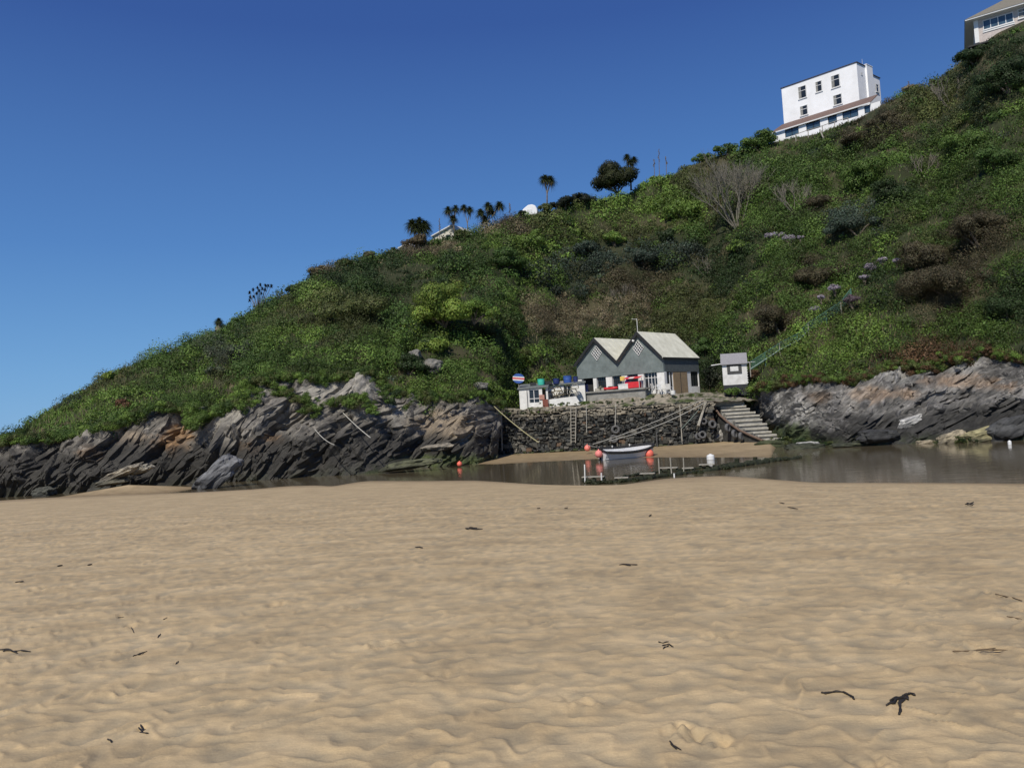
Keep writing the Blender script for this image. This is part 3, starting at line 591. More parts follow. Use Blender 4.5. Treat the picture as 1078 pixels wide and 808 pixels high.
# ---- quay wall
QL, QR = UV(521,470,76.6), UV(752,460,72.3)
def quay():
    A=Vector((QL.x,QL.y,0)); B=Vector((QR.x,QR.y,0)); L_=(B-A).length; ex=(B-A).normalized(); ny=Vector((ex.y,-ex.x,0))   # ny to the viewer
    def top(s): 
        px=521+(752-521)*s/L_; py=np.interp(px,[521,545,600,660,700,752],[431,431,430,427,424,421.5]); return float(U(px,py,76.6-4.3*s/L_)[2])
    root=thing('quay_wall',A+Vector((0,0,-2)),'long dark rubble stone quay wall below the boat sheds','quay wall')
    rg=random.Random(5); V=[];Fc=[];C=[]
    z=-2.6; row=0
    while z<3.0:
        h=rg.uniform(.17,.40); s=rg.uniform(-.3,0)
        while s<L_:
            w_=rg.choice((rg.uniform(.12,.26),rg.uniform(.2,.55))); T=top(min(max(s+w_/2,0),L_))
            if z+h*.6<T:
                up=max(0,(z+h-(T-.85))/.5); up=min(1,max(0,up+rg.uniform(-.3,.3)))
                k=rg.random(); dk=Vector((.036,.038,.036))*(.5+1.7*k*k)
                if rg.random()<.10: dk=Vector((.13,.125,.11))*rg.uniform(.7,1.3)
                if rg.random()<.03: dk=Vector((.11,.07,.045))
                if z<-1.7 and rg.random()<.5: dk=Vector((.045,.06,.025))
                c=dk.lerp(Vector((.24,.215,.165))*rg.uniform(.5,1.4),up)
                pr=rg.uniform(.0,.30); tilt=rg.uniform(-.14,.14); b=len(V)
                hh=h*rg.uniform(.65,1.25); zz=z+rg.uniform(-.09,.09)
                pts=[]
                for (dep,ins) in ((-.15,0),(pr*.7,.0),(pr,.045)):
                    for (u,v) in ((0,0),(1,0),(1,1),(0,1)):
                        uu=s+.012+ins+(w_-.024-2*ins)*u+rg.uniform(-.035,.035)+tilt*(v-.5); vv=zz+.012+ins+(hh-.024-2*ins)*v+rg.uniform(-.02,.02)
                        p=A+ex*uu+ny*dep; V.append((p.x,p.y,vv)); C.append(tuple(c*rg.uniform(.85,1.15)))
                for l in (0,4):
                    for q in range(4): r_=(q+1)%4; Fc.append((b+l+q,b+l+r_,b+l+4+r_,b+l+4+q))
                Fc.append((b+8,b+9,b+10,b+11))
            s+=w_
        z+=h*.93; row+=1
    V=np.array(V)-np.array(root.location)[None]; np_mesh('stonework',V,np.array(Fc),M_stone,np.array(C),root)
    mb=MB(); n=30
    for i in range(n):
        s0,s1=L_*i/n,L_*(i+1)/n; p,q=A+ex*s0,A+ex*s1; t0,t1=top(s0)-.06,top(s1)-.06; bk=-ny*1.2
        mb.hexa([Vector((p.x,p.y,-3)),Vector((q.x,q.y,-3)),Vector((q.x,q.y,-3))+bk,Vector((p.x,p.y,-3))+bk],[Vector((p.x,p.y,t0)),Vector((q.x,q.y,t1)),Vector((q.x,q.y,t1))+bk,Vector((p.x,p.y,t0))+bk])
    mb.build('mortar_core',mat('dark mortar',(.020,.020,.019),.95,.3,5),root)
    # platform behind
    pxs=np.arange(512,800,2.0); rows=np.linspace(0,1,26); px,t=np.meshgrid(pxs,rows)
    yw=np.interp(px,[521,545,600,660,700,752,800],[432,432,431,428,425,422.5,421.5]); Dw=np.interp(px,[512,752,800],[76.75,72.45,74.5]); P0=U(px,yw,Dw)
    yb=np.interp(px,[512,548,580,612,640,702,745,800],[427,430,426.5,423,420,414,413,414]); Db=np.interp(px,[512,560,612,650,702,745,800],[79.5,77.4,78.0,76.6,74.4,78.2,79.5]); P1=U(px,yb,Db)
    P1[...,1]=np.maximum(P1[...,1],P0[...,1]+.5)
    P2=P1.copy(); dr=P2[...,:2]/np.linalg.norm(P2[...,:2],axis=-1)[...,None]; P2[...,:2]+=dr*12
    tt=np.clip(t*2.2,0,1)[...,None]; t2=np.clip((t-.4545)/.5455,0,1)[...,None]; P=P0*(1-tt)+P1*tt; P=P*(1-t2)+P2*t2
    nz=fbm(P*1.1,4); P[...,2]+=.14*nz*(1-t2[...,0])-.03+.10*np.abs(perlin(P*3.1))
    g=ss(.0,.4,fbm(P*.9+8,3)); C=np.array([.23,.205,.16])*(1-g[...,None])+np.array([.05,.065,.022])*g[...,None]; C=C*(.6+.8*RNG.random(C.shape[:2]))[...,None]
    tag(np_mesh('quay_platform',P.reshape(-1,3),grid_faces(len(rows),len(pxs)),M_stone,C.reshape(-1,3)),kind='structure')
M_stone = leaf_mat('rough stone',rough=.85,trans=0.0)
quay()
def boulder(px,py,D,sx,sy,sz,col,label,seed,name='boulder',cat='rock',tilt=0,group=None,z=None):
    c = UV(px,py,D) if D else ZV(px,py,z if z is not None else WZ); 
    import bmesh
    bm=bmesh.new(); bmesh.ops.create_icosphere(bm,subdivisions=4,radius=1); V=np.array([v.co[:] for v in bm.verts]); Fc=np.array([[v.index for v in f.verts] for f in bm.faces]); bm.free()
    n=1+.30*perlin(V*1.3+seed)+.16*perlin(V*3.1+seed)+.06*perlin(V*8+seed); fl=np.sign(V)*np.abs(V)**.75; V=fl*n[:,None]*np.array([sx,sy,sz]); 
    ct,st=math.cos(tilt),math.sin(tilt); x=V[:,0]*ct-V[:,2]*st; zz=V[:,0]*st+V[:,2]*ct; V=np.stack([x,V[:,1],zz],-1)
    C=np.array(col)*(1+.35*perlin(V*2.5+seed)+.2*perlin(V*8+seed))[:,None]
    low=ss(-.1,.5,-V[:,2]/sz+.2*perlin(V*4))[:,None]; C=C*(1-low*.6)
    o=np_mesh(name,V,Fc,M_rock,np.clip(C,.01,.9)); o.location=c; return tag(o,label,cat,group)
# ---- double gabled boat shed
def shed():
    FL=UV(607.9,399.8,80.2); FR=UV(698.7,391.0,75.2); BR=UV(736.0,391,79.8)
    base=float(U(700,414.5,75.2)[2])-.1; slt=float(U(698.7,391,75.2)[2]); eav=float(U(698.7,376,75.2)[2]); apR=float(U(671,350.3,76.6)[2])
    BLp=FL+(BR-FR); O=Vector((FL.x,FL.y,base)); fr,W,D=basis(O,FR,BLp); slt-=base; eav-=base; ap=apR-base
    print('shed',W,D,'slate',slt,'eave',eav,'apex',ap,'base',base)
    root=thing('boat_shed',O,'grey slate hung boat shed with two pale pitched roofs above the quay','boat shed')
    # slate upper front as one sheet: zigzag top
    H=W/2; g=MB(); T=.25
    prof=[(0,slt),(W,slt),(W,eav),(W-H/2,ap),(H,eav-.05),(H/2,ap-.12),(0,eav)]
    g.hexa(P4(fr,*[(x,0,z) for x,z in prof]),P4(fr,*[(x,T,z) for x,z in prof])); g.build('slate_front',slate,root)
    for xa,xb in ((W-T,W),(0,T)): g=MB(); bx(g,fr,xa,xb,T+.003,D-T-.003,slt,eav); g.build('slate_side',slate_shaded,root)
    g=MB(); g.hexa(P4(fr,*[(x,D-T,z) for x,z in prof]),P4(fr,*[(x,D-.003,z) for x,z in prof])); g.build('back_gable',slate_shaded,root)
    for i,(x0,a) in enumerate(((0,ap-.12),(H,ap))):
        g=MB(); th=.10; ov=.28
        for sgn in (-1,1):
            xm=x0+H/2; xe=xm+sgn*(H/2+(.12 if (sgn>0 and i==1) or (sgn<0 and i==0) else -.02)); ze=eav-.04
            if (sgn>0 and i==1): ze=eav-.10
            lo=[(xm,-ov,a+.02),(xe,-ov,ze+.02),(xe,D+.1,ze+.02),(xm,D+.1,a+.02)]; hi=[(x,y,z+th) for x,y,z in lo]
            g.hexa(P4(fr,*lo),P4(fr,*hi))
        # standing laps across the felt
        rf=g.build('roof',roofm,root)
        g=MB()
        for k in range(1,7):
            y=-ov+(D+ov)*k/7; xm=x0+H/2; xe=xm+H/2-.05
            g.hexa(P4(fr,(xm+.02,y,a+th+.02),(xe,y,eav+th-.03),(xe,y+.05,eav+th-.03),(xm+.02,y+.05,a+th+.02)),P4(fr,(xm+.02,y,a+th+.045),(xe,y,eav+th),(xe,y+.05,eav+th),(xm+.02,y+.05,a+th+.045)))
        o=g.build('roof_lap',roofm,rf)
        g=MB()
        for sgn in (-1,1):
            xm=x0+H/2; xe=xm+sgn*(H/2+(.1 if i==(sgn>0) else 0)); w_=.30
            lo=[(xm,-ov-.05,a-w_+.05),(xe,-ov-.05,eav-w_+.12),(xe,-ov-.05,eav+.09),(xm,-ov-.05,a+.13)]; g.hexa(P4(fr,*lo),P4(fr,*[(x,y+.06,z) for x,y,z in lo]))
        g.build('barge_board',bargew,root)
        # lattice window
        cx=x0+H/2-(.10 if i else -.05); cz=(eav+a)/2-.18; hw,hh=.55,.72
        g=MB(); g.hexa(P4(fr,(cx,-.02,cz-hh),(cx+hw,-.02,cz),(cx,-.02,cz+hh),(cx-hw,-.02,cz)),P4(fr,(cx,.02,cz-hh),(cx+hw,.02,cz),(cx,.02,cz+hh),(cx-hw,.02,cz))); win=g.build('lattice_window',dglass,root)
        g=MB()
        for k in range(5):
            f=k/4; p0=(cx-hw+hw*f,-.05,cz+hh*f); p1=(cx+hw*f,-.05,cz-hh+hh*f); p2=(cx-hw+hw*f,-.05,cz-hh*f); p3=(cx+hw*f,-.05,cz+hh-hh*f)
            g.tube(P4(fr,p0,p1),.034,4); g.tube(P4(fr,p2,p3),.034,4)
        g.build('lattice',whitep,win)
    # fascia under the right eave
    g=MB(); bx(g,fr,W+.10,W+.16,-.2,D+.1,eav-.16,eav+.02); g.build('fascia',bargew,root)
    # ground floor: white piers, dark openings
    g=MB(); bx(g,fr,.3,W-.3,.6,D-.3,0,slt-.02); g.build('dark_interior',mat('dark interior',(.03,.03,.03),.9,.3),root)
    def fx(px): # x along the front for a photo column
        d=ray(px,400); t=Vector((d[0],d[1])); o2=Vector((fr[0][3],fr[1][3])); e=Vector((fr[0][0],fr[1][0]))
        # o2+e*x = t*k
        det=e.x*(-t.y)+t.x*e.y; return ((-o2.x)*(-t.y)-(-t.x)*(-o2.y))/det if det else 0
    xs=lambda p: fx(p)-0
    for a,b in ((608,612),(624,627.5),(637.5,644),(654,660),(671.5,677.5),(691.5,W)):
        x0=xs(a); x1=W if b==W else xs(b); g=MB(); bx(g,fr,x0,x1,.06,.45,0,slt); g.build('pier',white,root)
    g=MB(); bx(g,fr,.02,W-1.0,.08,.40,0,.55); g.build('low_wall',white,root)
    for a,b in ((627.7,637.3),(644.2,653.8),(660.2,671.3),(677.7,691.3)):
        x0,x1=xs(a),xs(b); g=MB(); bx(g,fr,x0,x1,.30,.34,.55,slt-.02); w_=g.build('window',dglass,root); g=MB()
        for k in range(1,4): xx=x0+(x1-x0)*k/4; bx(g,fr,xx-.025,xx+.025,.26,.30,.55,slt-.02)
        bx(g,fr,x0,x1,.25,.30,slt-.5,slt-.45); g.build('frame',bargew if a!=677.7 else frame_w,w_)
    # right side: window, plywood door, window, white wall
    sy=lambda p: None
    def fy(px):
        d=ray(px,400); o2=(fr@Vector((W,0,0))); ex_,ey_=fr[0][1],fr[1][1]; return (o2.x*d[1]-o2.y*d[0])/(d[0]*ey_-d[1]*ex_)
    seg=[fy(p) for p in (699,703,709.5,724,728,737.5)]
    print('side seg',seg,D)
    y0,y1,y2,y3,y4,y5=seg; y5=min(y5,D)
    for ya,yb_,zb_ in ((.45,y1,slt),(y3,y4,slt),(y4,y5-.12,.75),(y5-.12,D,slt),(y1,y2,.35)): g=MB(); bx(g,fr,W-.30,W-.05,ya,yb_,0,zb_); g.build('side_wall',white,root)
    g=MB(); bx(g,fr,W-.16,W-.12,y1,y2,.35,slt-.02); w_=g.build('window',dglass,root); g=MB(); bx(g,fr,W-.12,W-.08,(y1+y2)/2-.05,(y1+y2)/2+.05,.35,slt-.02); bx(g,fr,W-.12,W-.08,y2-.1,y2,.35,slt-.02); g.build('frame',frame_w,w_)
    g=MB(); bx(g,fr,W-.10,W-.02,y2,y3,.02,slt-.02); d_=g.build('plywood_door',doorm,root); g=MB(); bx(g,fr,W-.02,W,(y2+y3)/2-.02,(y2+y3)/2+.02,.05,slt-.05); g.build('door_seam',bargew,d_)
    g=MB(); bx(g,fr,W-.16,W-.12,y4,y5-.12,.75,slt-.02); w_=g.build('window',dglass,root); g=MB()
    for k in range(1,3): yy=y4+(y5-y4)*k/3; bx(g,fr,W-.12,W-.09,yy-.03,yy+.03,.75,slt-.02)
    g.build('frame',bargew,w_)
    # mast and lamp on the right gable
    g=MB(); p=fr@Vector((W-H/2,-.1,ap)); g.tube([p,p+Vector((0,0,1.35))],.03,6); g.tube([p+Vector((0,0,1.3)),p+Vector((-.5,0,1.35))],.02,5); g.build('roof_mast',whitep,root)
    g=MB(); p=fr@Vector((W-H/2-.45,-.25,ap-.75)); g.lathe(p,[(.03,-.1),(.1,-.05),(.12,.08),(.03,.12)],10,axis=(0,-1,.2)); g.build('floodlight',whitep,root)
    # terrace in front of the front wall
    t0=fr@Vector((-.2,-1.25,0)); tz=float(U(650,410,77)[2])-base
    troot=thing('terrace',fr@Vector((0,-.6,0)),'grey cement terrace deck along the front of the shed','terrace')
    g=MB(); bx(g,fr,.25,W-1.2,-1.3,-.02,tz-.14,tz); g.build('deck',greyrend,troot); g=MB(); bx(g,fr,.4,W-1.35,-1.1,-.9,-1.5,tz-.142); bx(g,fr,.4,.6,-.9,-.1,-1.5,tz-.142); g.build('front_wall',greyrend,troot)
    return fr,W,D,base,base+tz,xs
SF,SW,SD,SB,TZ,sx_of = shed()
ZT = float(TZ-SB)                                                # deck height above the shed base
def terr(px, y=-.7):   # a spot on the terrace
    return SF@Vector((sx_of(px)+y*(-.25)*0, y, ZT))
def tub(name,loc,r,h,m,label,cat,group=None,lid=None,n=18):
    mb=MB(); mb.lathe((0,0,0),[(r*.84,0),(r*.9,.02),(r*.97,h*.45),(r,h*.5),(r*.97,h*.55),(r*.98,h*.93),(r*1.04,h*.95),(r*1.04,h),(r*.92,h),(r*.9,h*.9)],n)
    o=mb.build(name,m,smooth=False); o.location=loc; return tag(o,label,cat,group)
# ---- low white building left of the shed
def low_house():
    A=UV(547.6,431,77.6); B=UV(577.5,427,77.0); base=A.z-.15; A.z=base; zt=float(U(548,410,77.6)[2])-base
    Dp=A+Vector((.35,3.4,0)); fr,W,D=basis(A,B,Dp)
    root=thing('white_outbuilding',A,'low white outbuilding with flat grey roof left of the shed','outbuilding')
    zt2=zt+.05
    x0,x1=.95,1.95
    g=MB(); bx(g,fr,0,x0,0,.2,0,zt); bx(g,fr,x1,W-.55,0,.2,0,zt) ; bx(g,fr,x0,x1,0,.2,0,.75); bx(g,fr,x0,x1,0,.2,zt-.12,zt); bx(g,fr,0,.2,.203,D,0,zt); bx(g,fr,0,W,D-.2,D,0,zt); g.build('wall',white,root)
    g=MB(); bx(g,fr,x0,x1,.10,.14,.75,zt-.12); w_=g.build('window',dglass,root); g=MB(); bx(g,fr,(x0+x1)/2-.03,(x0+x1)/2+.03,.06,.10,.75,zt-.12); bx(g,fr,x0,x0+.06,.06,.10,.75,zt-.12); bx(g,fr,x0,x1,.05,.10,1.1,1.16); g.build('frame',frame_w,w_)
    g=MB(); bx(g,fr,W-.55,W,-.25,-.15,-.15,.98); g.build('door',redbrown,root); g=MB(); bx(g,fr,W-.85,W-.35,-.1,.1,1.0,1.45); g.build('brick_patch',mat('pink brick patch',(.42,.22,.17),.85,.15,6),root)
    g=MB(); g.tube(P4(fr,(.78,-.05,.0),(.78,-.05,zt)),.035,6); g.build('downpipe',mat('grey pipe',(.16,.16,.17),.6,.2),root)
    # recessed wing towards the shed, one roof over both
    E=UV(617,424,79.6); wx=(fr.inverted()@Vector((E.x,E.y,base))); x2=wx.x; yb=2.0
    g=MB(); bx(g,fr,W-.2,W,.203,yb,0,zt+.1); bx(g,fr,W,W+1.5,yb,yb+.2,0,zt+.22); bx(g,fr,W+2.2,x2,yb,yb+.2,0,zt+.3); bx(g,fr,W+1.5,W+2.2,yb,yb+.2,0,.9); g.build('wing_wall',white,root)
    g=MB(); bx(g,fr,W+1.5,W+2.2,yb+.08,yb+.12,.9,zt+.2); w_=g.build('window',dglass,root); g=MB(); bx(g,fr,W+1.83,W+1.88,yb+.04,yb+.08,.9,zt+.2); g.build('frame',frame_w,w_)
    ro=[(-.15,-.12,zt),(W+.1,-.12,zt+.05),(W+.12,yb-.2,zt+.22),(x2+.1,yb-.2,zt+.32),(x2+.1,D+.2,zt+.42),(-.15,D+.2,zt+.42)]
    g=MB(); g.hexa(P4(fr,*ro),P4(fr,*[(x,y,z+.15+ (.10 if y>1 and x<W else 0)) for x,y,z in ro])); g.build('roof',mat('grey slate roof',(.15,.165,.165),.8,.2,5,.3,18),root)
    # white parapet in front of the yard
    p0=UV(578.5,426.5,76.9); p1=UV(612,422,76.2); p0.z=p1.z=min(p0.z,p1.z)-.15; f2,W2,_=basis(p0,p1,p0+Vector((0,1,0)))
    h=float(U(595,417.5,76.5)[2])-p0.z
    o=MB(); o.hexa(P4(f2,(0,0,0),(W2,0,0),(W2,.25,0),(0,.25,0)),P4(f2,(0,0,h-.16),(W2-.5,0,h),(W2-.5,.25,h),(0,.25,h-.16))); o=o.build('parapet_wall',white,bevel=.02,origin=p0); tag(o,'low white parapet wall in front of the yard below the outbuilding','parapet wall')
    return fr,W,D,zt,x2,yb
LF,LW,LD,LZ,LX2,LYB = low_house()
def roofpt(px, y):  # on the outbuilding roof
    d=ray(px,400); o=LF@Vector((0,y,0)); ex=Vector((LF[0][0],LF[1][0])); k=(o.x*d[1]-o.y*d[0])/(d[0]*ex.y-d[1]*ex.x); return LF@Vector((k,y,LZ+.32+.10*min(1,max(0,(k-1)/4))))
tub('plastic_tub',roofpt(569.5,1.3),.36,.62,aqua,'turquoise plastic tub standing on the flat roof of the outbuilding','tub')
tub('plastic_barrel',roofpt(585.5,1.9),.33,.55,navy,'dark navy barrel on the roof between the turquoise tub and the blue barrel','barrel','barrels on the outbuilding roof')
tub('plastic_barrel',roofpt(597.5,2.2),.42,.72,blue,'bright blue barrel on the outbuilding roof beside the shed','barrel','barrels on the outbuilding roof')
tub('plastic_barrel',roofpt(606,2.4),.24,.60,navy,'small dark barrel touching the left end of the grey shed','barrel','barrels on the outbuilding roof')
tub('plastic_barrel',terr(619.5,-.7)+Vector((0,-.1,-.05)),.38,.80,navy,'navy blue barrel at the left end of the terrace deck','barrel')
def crates():
    for i,(px,y,w_,h,m,lb) in enumerate(((561,1.2,.55,.34,bargew,'black fish crate on the roof left of the turquoise tub'),(577,1.7,.7,.36,bargew,'black fish crate on the roof between the turquoise tub and navy barrel'),(591,2.2,.3,.25,timber,'small wooden crate on the roof left of the blue barrel'))):
        p=roofpt(px,y); g=MB(); f=Matrix.Translation(p)
        bx(g,f,-w_/2,w_/2,-.2,.2,0,.03)
        for a in (-1,1): bx(g,f,a*w_/2-.015,a*w_/2+.015,-.2,.2,.03,h); bx(g,f,-w_/2+.016,w_/2-.016,a*.2-.012,a*.2+.012,.03,h*.45); bx(g,f,-w_/2+.016,w_/2-.016,a*.2-.012,a*.2+.012,h*.55,h)
        o=g.build('fish_crate',m,origin=p); tag(o,lb,'crate','crates on the outbuilding roof')
crates()
def disc():
    p=UV(545.8,398.2,77.9); root=thing('striped_disc',p+Vector((0,0,-1.6)),'round blue white and red striped board on a short post beside the outbuilding','striped board')
    g=MB(); g.tube([p+Vector((0,.08,-1.6)),p+Vector((0,.08,.1))],.05,6); g.build('post',timber,root)
    cols=[('lower_band',blue,-.48,-.22),('white_band',whitep,-.22,-.08),('red_band',red,-.08,.06),('white_band',whitep,.06,.18),('upper_band',blue,.18,.48)]; R1,R2=.58,.48
    for nm,m,a,b in cols:
        pts=[]; n=8
        for k in range(n+1): z=a+(b-a)*k/n; pts.append((-R1*math.sqrt(max(0,1-(z/R2)**2)),z))
        rt=[(-x,z) for x,z in reversed(pts)]; lp=pts+rt; lp=[q for i,q in enumerate(lp) if i==0 or (abs(q[0]-lp[i-1][0])+abs(q[1]-lp[i-1][1]))>1e-4]
        g=MB(); rot=Matrix.Rotation(R_(6),4,'Y'); f=Matrix.Translation(p)@rot
        g.hexa([f@Vector((x,-.06,z-.02*x)) for x,z in lp],[f@Vector((x,.02,z-.02*x)) for x,z in lp]); g.build(nm,m,root)
disc()
def kayak(px,y,L_,m,label):
    p=terr(px,y)+Vector((0,0,.02)); ex=Vector((SF[0][0],SF[1][0],0)); ey=Vector((0,0,1)).cross(ex); g=MB(); n=15; b=[]
    for i in range(n):
        t=i/(n-1)*2-1; w_=.34*math.sqrt(max(.002,1-abs(t)**2.4)); h=.30*(1-.3*abs(t)**2); zz=.08*abs(t)**3
        for k in range(10):
            a=2*PI*k/10; b.append(tuple(p+ex*(t*L_/2)+ey*(w_*math.cos(a))+Vector((0,0,zz+h*.5+h*.5*math.sin(a)))))
    g.v=b
    for i in range(n-1):
        for k in range(10): j=(k+1)%10; g.f.append((i*10+k,(i+1)*10+k,(i+1)*10+j,i*10+j))
    g.f.append(tuple(range(10))); g.f.append(tuple((n-1)*10+k for k in reversed(range(10))))
    root=thing('kayak',p,label,'kayak'); g.build('hull',m,root,smooth=True)
    g=MB(); g.lathe(p+Vector((0,0,.30)),[(.26,0),(.27,.05),(.22,.055),(.20,0)],14); g.build('cockpit_rim',black,root)
kayak(647.5,-.8,1.5,red,'small red kayak lying on the terrace deck left of the white box')
def terrace_stuff():
    # planter with grey plants
    p=terr(635,-.7); root=thing('plant_trough',p,'pale stone trough with grey plants on the terrace left of the red kayak','planter'); g=MB(); bx(g,Matrix.Translation(p),-.42,.42,-.22,.22,0,.28); g.build('trough',concrete,root,bevel=.03)
    rg=np.random.default_rng(9); V,Fq,C=foliage(np.array([[0,0,.25]]),np.array([.38]),np.array([[0,0,1.]]),np.array([160]),np.array([[.20,.21,.15]]),np.array([.10]),9); np_mesh('plants',V,Fq,M_leaf,C,root)
    # white chest
    p=terr(662,-.85); root=thing('storage_box',p,'white lidded storage box on the terrace below the purple cloth','storage box'); f=Matrix.Translation(p)@Matrix.Rotation(R_(-30),4,'Z'); g=MB(); bx(g,f,-.5,.5,-.25,.25,0,.42); g.build('box',whitep,root,bevel=.03); g=MB(); bx(g,f,-.53,.53,-.28,.28,.423,.5); g.build('lid',inner,root,bevel=.02)
    # yellow sign board
    p=terr(657.5,-.3); root=thing('sign_board',p,'small plain yellow board on a pole at the terrace','board'); g=MB(); g.tube([p,p+Vector((0,0,1.25))],.03,6); g.build('pole',timber,root); g=MB(); f=Matrix.Translation(p)@Matrix.Rotation(R_(-30),4,'Z'); bx(g,f,-.24,.24,-.06,-.03,.85,1.25); g.build('panel',yellow,root)
    # parasol furled purple
    p=terr(663.5,-.5); root=thing('folded_parasol',p,'purple folded parasol between the yellow board and the red stall','parasol'); g=MB(); g.tube([p,p+Vector((.05,0,1.25))],.025,6); g.build('pole',timber,root); g=MB(); g.tube([p+Vector((0,0,.55)),p+Vector((.02,0,.75)),p+Vector((.05,0,1.2))],[.26,.2,.05],8); g.build('canopy',purple,root)
    # red stall with cloth and canopy
    p=terr(671,-.75); root=thing('red_stall',p,'red draped table under a low red and white awning on the terrace','stall'); f=Matrix.Translation(p)@Matrix.Rotation(R_(-31),4,'Z')
    g=MB(); bx(g,f,-.70,.70,-.3,.3,.04,.62); g.build('table_cloth',red,root,bevel=.03)
    for a in (-.75,.75):
        for b in (-.33,.33): g=MB(); g.tube([f@Vector((a,b,0)),f@Vector((a,b,1.0))],.025,5); g.build('awning_pole',whitep,root)
    g=MB(); g.hexa(P4(f,(-.82,-.45,.92),(.82,-.45,.92),(.82,.4,1.12),(-.82,.4,1.12)),P4(f,(-.82,-.45,.95),(.82,-.45,.95),(.82,.4,1.15),(-.82,.4,1.15))); aw=g.build('awning',red,root)
    g=MB(); g.hexa(P4(f,(-.3,-.46,.945),(.2,-.46,.945),(.2,.1,1.085),(-.3,.1,1.085)),P4(f,(-.3,-.46,.965),(.2,-.46,.965),(.2,.1,1.10),(-.3,.1,1.10))); g.build('white_stripe',whitep,aw)
    # stacked white garden chairs
    def chair(p,rot,label,grp='white garden chairs by the terrace end'):
        root=thing('garden_chair',p,label,'chair',grp); f=Matrix.Translation(p)@Matrix.Rotation(rot,4,'Z')
        g=MB(); bx(g,f,-.26,.26,-.26,.26,.40,.44); g.build('seat',whitep,root)
        g=MB(); g.hexa(P4(f,(-.26,.24,.44),(.26,.24,.44),(.26,.28,.44),(-.26,.28,.44)),P4(f,(-.24,.36,.95),(.24,.36,.95),(.24,.40,.95),(-.24,.40,.95))); g.build('backrest',whitep,root)
        for a in (-1,1):
            for b in (-1,1): g=MB(); g.tube([f@Vector((a*.27,b*.27,0)),f@Vector((a*.23,b*.23,.40))],.03,5); g.build('leg',whitep,root)
            g=MB(); g.tube([f@Vector((a*.27,-.22,.40)),f@Vector((a*.28,-.2,.64)),f@Vector((a*.27,.3,.66))],.025,5); g.build('armrest',whitep,root)
    gz=SB+.05
    q=UV(704.5,413.5,74.3); q.z=gz; chair(q,2.6,'white plastic garden chair nearest the plywood door')
    q=UV(696.5,411,74.6); q.z=gz+.05; chair(q,.5,'white plastic garden chair on the flagstones below the white shed corner')
    q=UV(690,410,75.0); q.z=gz+.15; chair(q,1.9,'white plastic garden chair at the right end of the terrace deck')
    q=UV(708.5,414.5,74.0); q.z=gz-.1; tub('white_tub',q,.24,.42,whitep,'small white tub on the ground below the plywood door','tub')
    # pots in the outbuilding yard
    for i,(px,py,D,m,lb) in enumerate(((581,415.5,78.0,mat('brown pot netting',(.12,.10,.07),.9,.3,9),'brown lobster pot heap left end of the yard behind the parapet'),(588,414.5,78,mat('ochre netting',(.22,.18,.10),.9,.3,9),'ochre net heap in the yard below the dark window'),(596,413.5,77.9,mat('dark pot netting',(.09,.08,.06),.9,.3,9),'tall brown lobster pots in the yard near the right end of the parapet'),(605,412,77.6,mat('pale netting',(.42,.40,.33),.9,.2,9),'pale net bundle beside the navy barrel'))):
        c=UV(px,py+6,D); root=thing('lobster_pots',c,lb,'lobster pots'); rg=random.Random(i)
        for k in range(3):
            g=MB(); cc=c+Vector((rg.uniform(-.35,.35),rg.uniform(-.1,.1),.02+.42*k)); hw=.34
            for t in range(5):
                y=-.25+.5*t/4; g.tube([cc+Vector((-hw,y,0)),cc+Vector((-hw,y,.2)),cc+Vector((-hw*.5,y,.38)),cc+Vector((hw*.5,y,.38)),cc+Vector((hw,y,.2)),cc+Vector((hw,y,0)),cc+Vector((-hw,y,0))],.035,5)
            for xx,zz in ((-hw,0),(hw,0),(0,.38),(-hw,.2),(hw,.2)): g.tube([cc+Vector((xx,-.25,zz)),cc+Vector((xx,.25,zz))],.03,5)
            g.build('pot_frame',m,root)
terrace_stuff()
